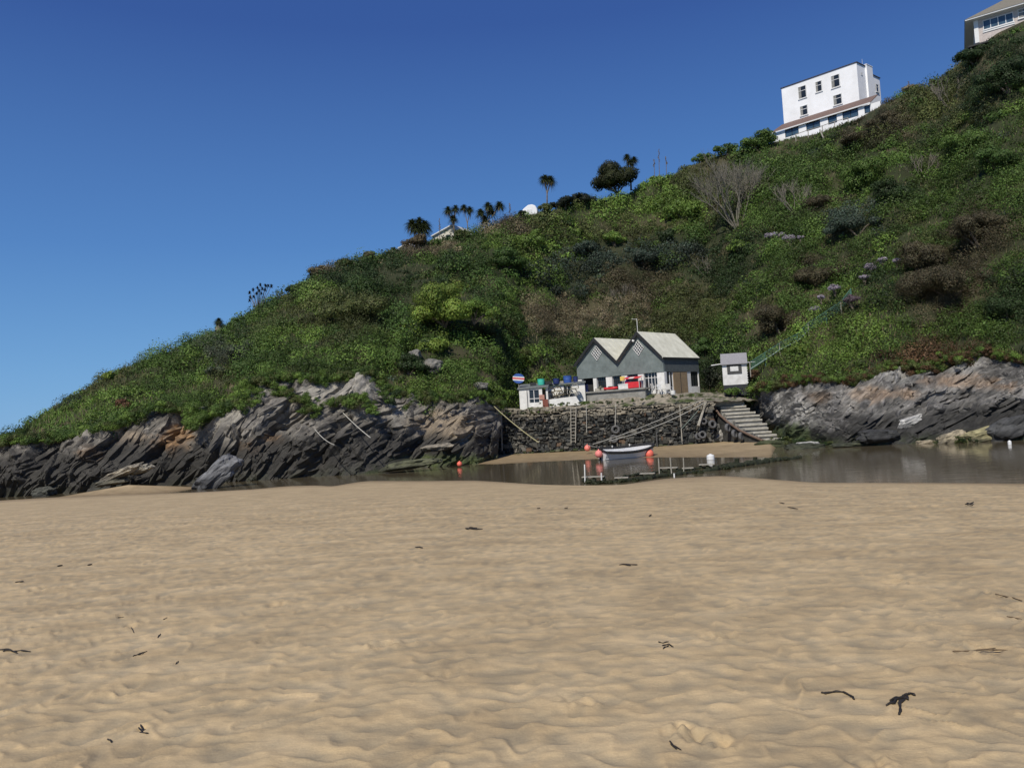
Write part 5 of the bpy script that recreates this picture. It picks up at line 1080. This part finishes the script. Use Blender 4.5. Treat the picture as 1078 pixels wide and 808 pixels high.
def palm(base, heads, L_, label, seed, n=110, tr=.11, grp='cabbage palms along the skyline', col=(.045,.060,.022), skirt=False):
    """base/heads as world points"""
    root=thing('cabbage_palm',base,label,'palm tree',grp); g=MB(); H0=sum((h.z for h in heads))/len(heads)
    hub=base.lerp(Vector((sum(h.x for h in heads)/len(heads),sum(h.y for h in heads)/len(heads),H0)),.45 if len(heads)>1 else .5)
    for i,h in enumerate(heads):
        m=hub.lerp(h,.5)+Vector((0,0,-.15)); g.tube([base+Vector((0,0,-.8)),hub,m,h],[tr*1.35,tr,tr*.8,tr*.7],7)
    g.build('trunk',mat('palm trunk',(.20,.165,.12),.9,.25,6,.4,30) if seed==1 else bpy.data.materials['palm trunk'],root,smooth=True)
    V,Fc=strap_crown([list(h-base) for h in heads],L_*1.15,int(n*2.3),seed,w0=.085*L_/1.1,droop=.8); rg=np.random.default_rng(seed); k=len(V)//10
    C=np.repeat((np.array(col)*(.6+.9*rg.random(k))[:,None]),10,0); o=np_mesh('crown',V,Fc,M_leaf,C,root)
    V,Fc=strap_crown([list(h-base+Vector((0,0,-.12))) for h in heads],L_*.85,n//3,seed+9,droop=2.2,down=.7); k=len(V)//10; rg=np.random.default_rng(seed); C=np.repeat((np.array([.17,.13,.075])*(.5+.8*rg.random(k))[:,None]),10,0); np_mesh('dead_leaf_skirt',V,Fc,M_leaf,C,root)
def pp(b,hs,D): return UV(b[0],b[1],D),[UV(x,y,D+random.uniform(-.5,.5)) for x,y in hs]
palm(*pp((440,252),[(433.5,236),(441,234),(447.5,237),(437,240),(445,241)],109.5),1.15,'wide many headed cabbage palm at the left of the skyline row',1,100)
palm(*pp((479,248),[(471.5,221),(479.5,219.5),(477,230)],112),.85,'cabbage palm with three heads above the cottage roof',2,90)
palm(*pp((492.5,248),[(488.5,218.5),(494.5,220.5)],112.5),.75,'slim straight cabbage palm with a small head right of the cottage',3,95,.06)
palm(*pp((510,246),[(506,224),(514,217),(525.5,216),(510.5,231),(517,223)],112),.95,'bushy branching cabbage palm with one head leaning right',4,90)
palm(*pp((575.5,216),[(573.5,188),(579.5,189.5)],116),1.0,'tall lone cabbage palm with a pale trunk above dark hedge',5,120,.09)
palm(*pp((664,195),[(660,165.5),(667.5,168),(663.5,171)],122),.8,'cabbage palm head rising behind the round dark evergreen',6,90)
palm(*pp((229.5,354),[(230.3,338)],90),.62,'short cabbage palm with thick pale trunk low on the left skyline',7,160,.34,grp=None)
def aloe():
    D=95.5; b=UV(272,327,D); root=thing('candelabra_plant',b,'spindly candelabra shaped plant with dark rosettes against the sky at left','succulent plant'); g=MB(); tips=[]
    hs=[(262.5,308),(263.5,313),(263,316.5),(266.5,305),(267,312.5),(271,303),(274,300),(276,304),(279.5,300.5),(282.5,301),(285.7,301),(272.5,306),(270,309),(275,309),(279,305)]
    for x,y in hs:
        t=UV(x,y,D+random.uniform(-.4,.4)); m=b.lerp(t,.55)+Vector((0,0,-.1)); g.tube([b+Vector((0,0,-.3)),m,t],[.05,.035,.025],5); tips.append(t)
    g.build('branches',M_wood,root)
    for i,t in enumerate(tips):
        V,Fc=strap_crown([[0,0,0]],.30,34,60+i,w0=.09,droop=.2,down=.5); k=len(V); C=np.tile([.018,.020,.022],(k,1)); o=np_mesh('rosette',V,Fc,M_leaf,C,root); o.location=t-b
aloe()
def shrub(px,py,r,kind,label,name='shrub',cat='shrub',seed=0,aspect=(1,1,1),P=None,lsf=1.0,dens=1.0,stems=True,grp=None,blobs=7,flat=.85,sink=.25,tone=1.0):
    """px,py: centre of its foot on the hill"""
    if P is None: P,Nn=hill_at(px,py)
    else: Nn=Vector((0,-.4,.9))
    rg=np.random.default_rng(500+seed); root=thing(name,P,label,cat,grp); ax=np.array(aspect)
    up=np.array([0,-.15,1.]); up/=np.linalg.norm(up)
    k=blobs; d=rg.normal(size=(k,3)); d[:,2]=np.abs(d[:,2]); d/=np.linalg.norm(d,axis=1)[:,None]
    cs=np.concatenate([[[0,0,r*.35]], d*r*.62*ax+np.array([0,0,r*.25])]); rs=np.concatenate([[r*.72],r*(.34+.24*rg.random(k))]); ups=np.tile(up,(k+1,1))
    D=P.y; ls=np.full(k+1,.17*lsf*D/85.); c=SC[NAMES.index(kind)] if isinstance(kind,str) else np.array(kind)
    cnt=np.clip(4*PI*rs**2/(ls**2*.36)*.62*dens,30,4000).astype(int)
    V,Fq,C=foliage(cs,rs,ups*1.0,cnt,np.tile(c,(k+1,1))*tone*(.8+.4*rg.random(k+1))[:,None],ls,seed+900,flat=flat)
    V[:,2]-=sink*r*.3
    np_mesh('foliage',V,Fq,M_leaf,C,root)
    if stems:
        g=MB()
        for q in cs[1:6]: g.tube([Vector((0,0,-.4)),Vector(q*.5),Vector(q)],[.07*r**.5,.05*r**.5,.02],5)
        o=g.build('stems',M_wood,None); o.parent=root
    return root
def bare_tree(px,py,H,W,label,seed,name='bare_tree',cat='bare tree',n=9,m=None,P=None,dp=4,haze=None):
    if P is None: P,_=hill_at(px,py)
    root=thing(name,P,label,cat); rg=random.Random(seed); g=MB(); tips=[]
    def grow(p,d,l,r,dep):
        pts=[p]; dd=d.copy()
        for s in range(3):
            dd=(dd+Vector((rg.uniform(-.22,.22),rg.uniform(-.22,.22),rg.uniform(-.03,.17)))).normalized(); pts.append(pts[-1]+dd*l/3)
        (g if dep>=dp-1 else tw).tube(pts,[r,r*.86,r*.74,r*.6],5 if dep>1 else 4,caps=False)
        if dep==0: return
        for k in range(rg.choice((3,3,4))):
            nd=(dd+Vector((rg.uniform(-.62,.62),rg.uniform(-.62,.62),rg.uniform(-.15,.4)))).normalized(); grow(pts[rg.choice((2,3))],nd,l*rg.uniform(.6,.82),r*.62,dep-1)
    tw=MB()
    for k in range(n):
        a=-1+2*(k+.5)/n; d=Vector((a*W*.5,rg.uniform(-.5,.3),H*.42)).normalized(); grow(Vector((a*.3,rg.uniform(-.2,.2),-.3)),d,H*.40,.058*H/6,dp)
    for nm,q,mm in (('trunk',g,m or M_twig),('twigs',tw,m or M_twig)):
        o=q.build(nm,mm,None); o.parent=root
    return root
# ------------------------------------------------------------------ the individual plants
shrub(650,201,3.6,(.030,.036,.010),'big round dark evergreen tree standing alone on the skyline','evergreen_tree','tree',1,(1.0,1,1.15),P=UV(650,202,121),blobs=16,sink=0)
bare_tree(776,238,9.0,7.2,'large leafless grey tree fanning out on the upper slope below the hotel',3,n=13,dp=4,m=mat('pale grey bark',(.19,.175,.14),.9,.2,5))
bare_tree(838,222,4.5,5,'low leafless brown grey tree right of the large bare tree',5,n=7,dp=3)
bare_tree(1000,110,4.0,6,'leafless scrubby tree near the skyline left of the brick house',7,n=7,dp=3)
bare_tree(742,290,3.2,1.4,'pale dead stems standing in the gully above the shed',8,'dead_bush','dead plant',n=4,dp=2)
bare_tree(975,185,3.5,4,'small bare branching tree in the middle of the upper right slope',9,n=6,dp=3)
bare_tree(655,318,3.0,5.0,'tangle of bare branches on the brown slope above the shed roofs',11,n=6,dp=3)
def stalk(px,y0,y1,D,label,seed):
    b=UV(px,y0,D); t=UV(px-.5,y1,D); root=thing('dead_flower_stalk',b,label,'flower stalk','dead flower stalks on the skyline'); g=MB(); g.tube([b+Vector((0,0,-.5)),b.lerp(t,.6),t],[.05,.04,.02],5); g.build('stem',M_wood,root)
    g=MB(); rg=random.Random(seed)
    for k in range(14):
        s=.45+.55*k/14; p=b.lerp(t,s); a=rg.uniform(0,6.28); g.tube([p,p+Vector((math.cos(a)*.28*(1.3-s),math.sin(a)*.28*(1.3-s),.16))],[.03,.045],4)
    g.build('seed_heads',M_wood,root)
stalk(694,182,157,122,'tallest dark dead flower stalk on the skyline right of the evergreen',1); stalk(701.5,180,165,121.5,'pale shorter flower stalk just right of the tallest one',2)
stalk(689,183,168,121.8,'faint flower stalk just left of the tallest one',3); stalk(463,254,232-2,110.5,'thin flower stalk between the wide palm and the cottage',4); stalk(537,232,214,113,'thin pale stalk left of the white rounded shelter',5)
stalk(957,104,86,111,'short stalk above the brown bushes right of the hotel',6)
SH=[ # px,py,r,kind,label,name,aspect
 (800,158,2.7,'mid','leafy green bush on the skyline touching the left end of the hotel','shrub',(1.2,1,1)),
 (765,160,1.9,'ivy','low dark green bush on the skyline left of the bush beside the hotel','shrub',(1.5,1,.8)),
 (692,205,2.6,'bright','wide fresh green bush right of the lone evergreen','shrub',(1.5,1,.9)),
 (720,232,3.0,'bright','large domed green bush left of the large bare tree','shrub',(1.3,1,.9)),
 (700,252,1.6,'dark','dark spiky bush under the large domed green bush','shrub',(1.2,1,1)),
 (596,215,1.9,'black','left half of the dark hedge behind the lone palm','hedge_bush',(1.5,1,.7)),
 (614,213,1.9,'black','right half of the dark hedge with one knob on top','hedge_bush',(1.5,1,.8)),
 (574,219,1.2,'olive','small olive bush at the foot of the lone palm','shrub',(1,1,1)),
 (549,224,.9,'black','small black bush touching the white rounded shelter','shrub',(1,1,1)),
 (484,250,1.3,'olive','spiky olive bush at the foot of the slim palm','shrub',(1.3,1,.8)),
 (437,258,1.9,(.12,.095,.05),'straw coloured shaggy clump below the wide palm','grass_clump',(1.4,1,.7)),
 (560,262,2.6,'bright','light green rounded bush below the white rounded shelter','shrub',(1.2,1,1)),
 (528,282,2.4,'ivy','broad ivy covered bush left of the light green rounded bush','shrub',(1.3,1,1)),
 (648,258,1.9,'bright','small bright round bush above the blue green bushes','shrub',(1.1,1,1)),
 (678,278,2.1,'blue','blue green bush in the middle of the slope','shrub',(1.5,1,.8)),
 (615,268,2.0,'blue','grey blue bush left of the small bright round bush','shrub',(1.6,1,.7)),
 (470,340,3.6,'lime','big yellow green tree lit brightly above the left rocks','leafy_tree',(1.1,1,1.25)),
 (497,347,2.4,'bright','spreading branch of green leaves right of the yellow green tree','leafy_tree',(1.6,1,.6)),
 (458,373,1.7,'lime','leafy yellow green bush under the yellow green tree','shrub',(1.5,1,.7)),
 (375,340,3.0,'olive','wide olive dome of scrub above the pale rocks','shrub',(1.6,1,.8)),
 (430,392,1.7,'dark','dark green bush left edge of the brown rocks','shrub',(1.3,1,1)),
 (257,375,1.3,'grey','pale grey flowering bush on the left slope','shrub',(1.4,1,.9)),
 (230,395,1.0,'grey','second smaller pale grey bush lower on the left slope','shrub',(1.4,1,.8)),
 (130,432,.9,(.14,.07,.035),'rusty brown bush low on the left headland','shrub',(.8,1,1.2)),
 (208,449,.9,'dark','dark round bush in the grass tongue between the left rocks','shrub',(1.2,1,.8)),
 (115,400,.9,'lime','small lime green bush near the left skyline','shrub',(.9,1,1.1)),
 (912,200,3.2,'mid','bright leafy round tree in the centre of the upper right slope','leafy_tree',(1,1,1.1)),
 (938,212,2.4,'dark','dark tree leaning against the round leafy tree','leafy_tree',(1.1,1,1)),
 (860,222,2.0,'brown','low brown bush left of the round leafy tree','shrub',(1.6,1,.7)),
 (905,246,2.4,'blue','long blue green mound above the lilac flowers','shrub',(2.0,1,.6)),
 (780,265,1.6,'bright','yellowish green bush below the large bare tree','shrub',(1.3,1,.8)),
 (822,352,2.9,'brown','large rounded reddish brown bush above the teal fence','shrub',(1.2,1,.95)),
 (862,300,2.4,'brown','brown bush between the lilac patch and the teal fence','shrub',(1.4,1,.8)),
 (935,140,2.4,'brown','dark brown bush right in front of the hotel veranda','shrub',(1.5,1,1)),
 (905,152,2.0,'brown','brown bush below the right half of the hotel','shrub',(1.5,1,.8)),
 (1000,310,3.4,'brown','huge dark brown thicket on the right slope','thicket',(1.4,1,.9)),
 (1035,260,3.0,'brown','upper brown thicket near the right edge of the photo','thicket',(1.3,1,1)),
 (965,285,2.6,'brown','left lobe of the brown thicket above the right cliff','thicket',(1.3,1,.9)),
 (1062,335,1.8,'dark','dark glossy bush at the right edge above the cliff','shrub',(1.2,1,1)),
 (1025,68,2.2,'dark','dark bush on the skyline just under the brick house','shrub',(1.3,1,.8)),
 (1062,98,3.2,'dark','big dark green tree mass at the right edge below the brick house','leafy_tree',(1.4,1,.9)),
 (1015,165,2.6,'mid','mid green rounded bush high on the right slope','shrub',(1.4,1,.8)),
 (1050,178,2.4,'ivy','ivy green bush at the right edge halfway up the slope','shrub',(1.4,1,.8)),
 (748,408,1.5,'black','dark bush filling the gap between the shed and the hut','shrub',(.7,1,1.6)),
 (742,372,1.6,'ivy','ivy mound behind the right end of the pale roof','shrub',(1.0,1,1.1)),
 (771,414,.8,'mid','small green bush under the hut beside the steps','shrub',(1.4,.6,.5)),
 (556,410,1.5,'bright','light green bush behind the outbuilding roof','shrub',(1.8,1,.8)),
 (526,418,1.1,'bright','low light green bush left of the striped board','shrub',(1.5,1,.9)),
 (534,424,.7,'dark','small dark bush at the left end of the quay wall','shrub',(1.3,1,.8)),
 (335,287,1.5,(.13,.11,.055),'tan shaggy clump on the left half of the skyline','grass_clump',(1.6,1,.8)),
 (362,278,1.3,'olive','low olive clump on the skyline right of the tan shaggy clump','shrub',(1.6,1,.7)),
 (388,270,1.4,(.10,.09,.05),'brownish spiky clump on the skyline','grass_clump',(1.3,1,.9)),
 (412,262,1.0,'dark','small dark bump of bush on the skyline left of the wide palm','shrub',(1.2,1,.9)),
 (305,302,1.1,'dark','dark clump on the skyline right of the candelabra plant','shrub',(1.6,1,.8)),
 (960,102,1.6,'tan','tan scrubby clump on the skyline right of the hotel','shrub',(1.6,1,.7)),
 (990,92,1.5,'olive','olive clump on the skyline between the hotel and the brick house','shrub',(1.4,1,.9)),
 (740,172,1.5,'mid','green bush on the skyline left of the large bare tree','shrub',(1.5,1,.8)),
 (792,402,1.1,(.10,.06,.03),'reddish low bush at the left end of the right cliff','shrub',(.9,1,.9)),
 (845,372,1.0,'lime','yellow green bush beside the upper end of the fence rail','shrub',(1.3,1,.6)),
]
for i,(px,py,r,k,lb,nm,asp) in enumerate(SH):
    P=None
    if lb.startswith('small green bush under'): P=UV(772,415,75.6)
    if lb.startswith('spreading branch'): P=hill_at(500,346)[0]+Vector((0,-2.6,.5))
    if lb.startswith('big yellow green'): P=hill_at(470,345)[0]+Vector((0,-1.6,.2))
    shrub(px,py,r,k,lb,nm,{'leafy_tree':'tree','thicket':'thicket','hedge_bush':'hedge','grass_clump':'grass clump'}.get(nm,'shrub'),20+i,asp,P=P,lsf=(1.25 if k in('lime','bright') else .8 if k=='brown' else 1))
FLW=[(812,258,.75,(2.0,.7,.45),'largest lilac flower patch on the right slope'),(828,260,.7,(1.4,.6,.5),'lilac flowers at the right end of the largest patch'),(856,334,.5,(1,.6,.8),'lilac clump just above the teal netting'),(862,320,.42,(1,.6,.6),'small lilac clump left of the round one'),
 (876,313,.55,(1.1,.7,.8),'round lilac clump above the teal fence'),(905,303,.45,(1.1,.6,.8),'pinkish lilac clump along the path line'),(914,290,.6,(1.2,.6,.9),'lilac clump higher along the path line'),(927,282,.5,(1.1,.6,.8),'lilac clump second from the top of the line'),(938,283,.4,(1.1,.6,.7),'topmost lilac clump beside the brown thicket'),
 (891,328,.7,(1.2,.7,.7),'dull purple clump right of the fence top'),(838,258,.35,(1.3,.6,.6),'whitish flower clump right of the lilac patch')]
for i,(px,py,r,asp,lb) in enumerate(FLW):
    shrub(px,py,r*1.2,(.44,.39,.45) if i!=9 else (.20,.15,.17),lb,'flowering_shrub','flowering shrub',90+i,asp,P=hill_at(px,py)[0]+Vector((0,-1.1,.35)),lsf=.75,dens=.9,stems=True,grp='lilac flowers on the right slope',tone=.75,sink=-.6)
# greenery creeping over the cliff edges
def ledge_green():
    rg=np.random.default_rng(31); cs=[];rs=[];cc=[]
    def add(pts,n,spread,r0,r1,kinds):
        pts=np.array(pts,float); L=np.cumsum(np.r_[0,np.hypot(*np.diff(pts[:,:2],axis=0).T)])
        for k in range(n):
            s=rg.random()*L[-1]; x,y,D=[np.interp(s,L,pts[:,j]) for j in range(3)]; cs.append(U(x+rg.normal()*spread,y+rg.normal()*spread*.45,D-.25+rg.normal()*.15)); rs.append(r0+(r1-r0)*rg.random()); cc.append(SC[NAMES.index(kinds[rg.integers(len(kinds))])]*(.7+.6*rg.random()))
    xs=np.arange(-30,530,4.); y,D=L_top(xs); add(np.stack([xs,y-1,D+.1],1),620,5,.22,.60,['mid','bright','ivy','olive'])
    add([(205,428,64.2),(203,440,63.6),(200,449,62.6)],40,5,.3,.6,['bright','mid'])
    add([(322,434,64.8),(345,424,65.6),(380,416,66.2),(372,428,65)],70,4,.22,.5,['bright','mid','olive'])
    add([(385,422,66),(392,436,64.8)],25,4,.2,.4,['bright','mid']); add([(255,430,63.6),(275,412,66),(250,420,65)],35,6,.2,.45,['mid','bright'])
    add([(280,405,66.2),(300,412,66.2),(318,420,65.6),(330,430,65)],60,6,.2,.5,['bright','mid','olive']); add([(400,402,68),(412,425,67)],25,4,.2,.45,['mid','dark']); add([(430,430,66.5),(450,420,68),(520,424,71)],30,4,.2,.4,['mid','olive'])
    xs=np.arange(790,1110,4.); y,D=L_top(xs); add(np.stack([xs,y-1,D+.0],1),420,5,.22,.55,['mid','red','olive','red','bright'])
    add([(800,470,66),(830,462,66),(850,466,63),(880,470,61.5)],60,5,.12,.3,['dark','olive']); add([(985,466,58),(1030,464,56.6)],30,4,.15,.3,['olive','dark'])
    add([(525,436,74.9),(600,432,75.6),(660,428,75.2),(740,424,74.8)],60,1.6,.10,.22,['olive','dark','mid']); add([(560,427,76.6),(640,424,75.0),(700,419,73.0),(735,416,74)],50,2.2,.10,.25,['olive','dark','mid'])
    cs=np.array(cs);rs=np.array(rs);cc=np.array(cc); up=np.tile([0,-.45,.9],(len(cs),1)); up=up/np.linalg.norm(up,axis=1)[:,None]; ls=np.full(len(cs),.085)
    V,Fq,C=foliage(cs,rs,up,np.clip(2*PI*rs**2/(ls**2*.36)*.7,20,800).astype(int),cc,ls,77,flat=.8)
    tag(np_mesh('ledge_plants',V,Fq,M_leaf,C),'low plants spilling over the cliff edges and the quay top','ground cover',kind='stuff')
ledge_green()
# teal net fence up the slope
def fence():
    pts=[(790,392,395),(804,382,0),(820,371,0),(836,360,0),(850,350,0),(866,339,0),(880,329,0),(893,316,0)]
    W=[]
    for i,(x,y,_) in enumerate(pts):
        if i==0: W.append(UV(790,391,76))
        else: W.append(hill_at(x,y)[0]+Vector((0,-.9,0)))
    root=thing('net_fence',W[0],'teal netting fence with a pale hand rail climbing the slope from the hut','fence')
    for i,p in enumerate(W): g=MB(); g.tube([p+Vector((0,0,-.5)),p+Vector((0,0,.95))],.045,6); g.build('post',teal if i%2 else timber,root)
    for i in range(len(W)-1):
        a,b=W[i],W[i+1]; g=MB(); n=max(6,int((b-a).length/.16))
        for k in range(n+1): p=a.lerp(b,k/n); q=a.lerp(b,min(1,(k+3)/n)); g.tube([p+Vector((0,0,.05)),q+Vector((0,0,.85))],.009,3,caps=False); g.tube([q+Vector((0,0,.05)),p+Vector((0,0,.85))],.009,3,caps=False)
        g.build('net_panel',teal,root)
    g=MB(); g.tube([p+Vector((0,-.12,.25)) for p in W[:5]],.045,6); g.build('hand_rail',mat('pale green rail',(.30,.40,.36),.6,.1),root)
    g=MB(); g.tube([p+Vector((0,0,.9)) for p in W],.03,6); g.build('top_wire',teal,root)
fence()
# ---- boulders and slabs
GB=(.20,.195,.18); DK=(.045,.045,.045); OL=(.17,.16,.10)
boulder(46,518.8,60.5,.75,.5,.42,(.06,.062,.05),'rounded dark boulder in the shallow water at the far left',1)
boulder(131,497,60.5,1.5,1.0,.30,(.30,.27,.21),'pale flat slab resting on the sand spit by the left rocks',2,tilt=.35)
boulder(118,507.5,60,1.2,.7,.22,(.10,.095,.07),'dark low slab on the sand spit below the pale slab',3,tilt=.1)
boulder(148,494,60.5,.9,.6,.28,(.26,.24,.19),'smaller pale slab right of the pale flat slab',4,tilt=.2)
boulder(230,499,57.5,1.8,.8,.75,(.15,.155,.165),'grey wedge of rock tilting out of the water on the left',5,tilt=.65)
boulder(432,489,63,2.3,.9,.32,(.085,.09,.05),'long green weedy slab at the water right of the left cliff',6,tilt=.10)
boulder(460,471,65,1.2,.7,.30,(.24,.215,.17),'tan rock ledge at the foot of the brown rocks',7,tilt=.1)
boulder(512,482,72,1.0,.8,.5,(.05,.058,.03),'mossy boulder at the left foot of the quay wall',8)
boulder(758,459.5,73,.85,.5,.40,(.27,.265,.25),'pale leaning boulder among the tyres below the steps',9,tilt=.7)
boulder(760,449,73.6,.6,.5,.42,(.12,.12,.12),'dark grey boulder above the pale leaning one',10)
boulder(815,470.5,66,1.7,.9,.55,(.045,.055,.022),'weedy green boulder at the foot of the steps',11)
boulder(846,472,61.5,1.5,.7,.40,(.032,.036,.02),'dark weedy slab by the water right of the steps',12)
boulder(849,467,62,.9,.6,.16,(.34,.34,.32),'pale flat slab on the dark weedy slab',13)
boulder(925,459,60,1.5,.7,.5,(.035,.036,.036),'black wet boulder at the foot of the right cliff',14)
boulder(958,444,60.5,1.0,.6,.42,(.42,.42,.41),'pale grey block low on the right cliff',15,tilt=.35)
boulder(1001,461,57.5,1.0,.6,.42,(.30,.26,.18),'sandy coloured boulder at the waterline on the right',16,tilt=.3)
boulder(1033,459,57,1.5,.7,.55,(.24,.22,.12),'broad sandy and green boulder right of the sandy one',17,tilt=.2)
boulder(1062,452,56.5,1.6,.8,.8,(.06,.062,.063),'dark boulder at the right edge above the tiny float',18,tilt=.3)
boulder(900,468,60.5,1.8,.5,.22,(.04,.045,.025),'thin dark reef in the water along the right cliff',19)
boulder(975,466,58.8,.7,.4,.20,(.28,.24,.17),'small tan stone at the waterline left of the sandy boulder',20)
for (x,y,a,b,c,lb,sd) in ((455,386,1.0,.7,.7,'pale rock outcrop below the yellow green tree',31),(437,375,.6,.6,.6,'grey rock showing beside the dark slot in the slope',32),(506,407,.7,.5,.45,'small grey rock in the grass above the brown cliff',33),(620,206,2.0,1.0,.8,'x',34)):
    if lb=='x': continue
    p=hill_at(x,y)[0]; o=boulder(x,y,p.y-.6,a,b,c,(.17,.165,.15),lb,sd,'rock_outcrop')
# ---- weed and wrack on the sand
M_weed=mat('dark dried seaweed',(.022,.018,.014),.6,.4,30,spec=.4); M_wrack=mat('brown wrack',(.12,.085,.05),.9,.4,30)
def gz(x,y): return float(ground_z(np.array([x]),np.array([y]))[0]+sand_ripple(np.array([x]),np.array([y]))[0])
def sandpt(px,py):
    z=0.
    for _ in range(8): p=ZV(px,py,z); z=.5*z+.5*gz(p.x,p.y)
    return Vector((p.x,p.y,z))
def weedbit(label,strands,r=.012,m=None,name='seaweed',grp='strands of seaweed on the sand',sc=.5):
    """strands: lists of photo points"""
    r*=sc; g=MB(); o0=sandpt(*strands[0][0])
    for st in strands:
        P=[sandpt(x,y) for x,y in st]; pts=[]
        for i in range(len(P)-1):
            for k in range(5): q=P[i].lerp(P[i+1],k/5); pts.append(q+Vector((0,0,max(gz(q.x,q.y)-q.z,0)+r*.9)))
        pts.append(P[-1]+Vector((0,0,r))); n=len(pts); rs=[r*(.6+.5*abs(math.sin(i*.55+r*300))) for i in range(n)]; rs[0]*=.6; rs[-1]*=.6
        g.tube(pts,rs,6)
    o=g.build(name,m or M_weed,origin=o0,smooth=True); tag(o,label,'seaweed',grp)
weedbit('single curved black seaweed stalk with a knob end near the bottom right',[[(864.5,729.3),(871,729.6),(880,728.2),(888,728.8),(895,731.3),(899,735.5)],[(896,733),(899.5,736.5)],[(865,729),(870,730.5)]],.013)
weedbit('branching black clump of seaweed at the bottom right',[[(937,737.3),(944,735),(951,734.5),(956,736)],[(933,743),(941,740.5),(943,736.5),(950,735)],[(947,737),(947.5,743),(948,748),(946.5,752)],[(950,733),(955,731.5),(958,730.5)],[(958,730),(963.5,732.5)],[(953,736),(948.5,739),(946,741)],[(956,736.5),(955,733.5)]],.016)
weedbit('black string of seaweed cut by the left edge of the photo',[[(-2,684.5),(6,683.5),(14,686),(22,685),(32,686)],[(3,686),(10,684),(18,687)]],.014)
weedbit('short dark seaweed strand slanting on the left sand',[[(140,691),(147,688),(155,685.5)],[(146,689.5),(151,687)]],.010)
weedbit('small dark seaweed tuft near the bottom left',[[(146,766),(150,771),(153,768)],[(148,763),(151,770)],[(147,771),(156,772)]],.010)
weedbit('dark forked seaweed sprig right of the centre of the sand',[[(697,679),(704,678),(709,680.5)],[(698,683),(704,679)],[(693,675.5),(698,677),(704,675.5)]],.009)
weedbit('flat dark strip of seaweed in the upper middle of the sand',[[(652,594.6),(660,594),(671,594.5)],[(655,593.5),(664,595)]],.016)
weedbit('long dark strand of seaweed near the centre at the far sand',[[(490,556.5),(498,557),(508,557)],[(494,555.5),(502,556)]],.03)
weedbit('little black seaweed knot at the far right sand',[[(1016,530),(1023,529),(1025,527.5)],[(1018,528.5),(1024,531)]],.03)
for lb,st in (('topmost tiny seaweed scrap on the left sand',[(124,650),(131,649.5)]),('upright tiny seaweed scrap above the short slanting strand',[(138,660),(141,666)]),('tiny seaweed scrap right above the short slanting strand',[(166,671),(169,667)]),('lone tiny seaweed scrap right of the topmost one',[(172,652),(176,650)]),('tiny seaweed scrap right of the short slanting strand',[(185,699),(188,696)])): weedbit(lb,[st],.009)
weedbit('small dark bit of seaweed left of the bottom left tuft',[[(113,778),(118,780)],[(116,778.5),(117,781)]],.009)
for st in [[(565,535),(569,534.5)],[(594,534.5),(598,534)],[(683,543),(686,541.5)],[(820,528),(826,529)],[(829,533),(840,535)],[(437,576),(445,576.5)],[(60,596),(66,595)],[(92,595),(97,594)],[(16,613),(25,612.5)]]: weedbit('tiny dark scrap of seaweed on the far smooth sand',[st],.022,grp='tiny scraps of seaweed far out on the sand')
weedbit('brown wrack line streak on the right sand',[[(1003,685.5),(1020,685),(1040,684),(1061,684.5)],[(1025,684),(1048,682.5)]],.010,M_wrack)
weedbit('brown wrack streak near the right edge of the sand',[[(1048,625),(1060,628),(1076,632)],[(1060,649),(1076,652)]],.012,M_wrack)
weedbit('curled brown wrack by the deep footprint at the bottom',[[(705,780),(709,785),(717,789)],[(706,783),(712,788)]],.009,M_weed)
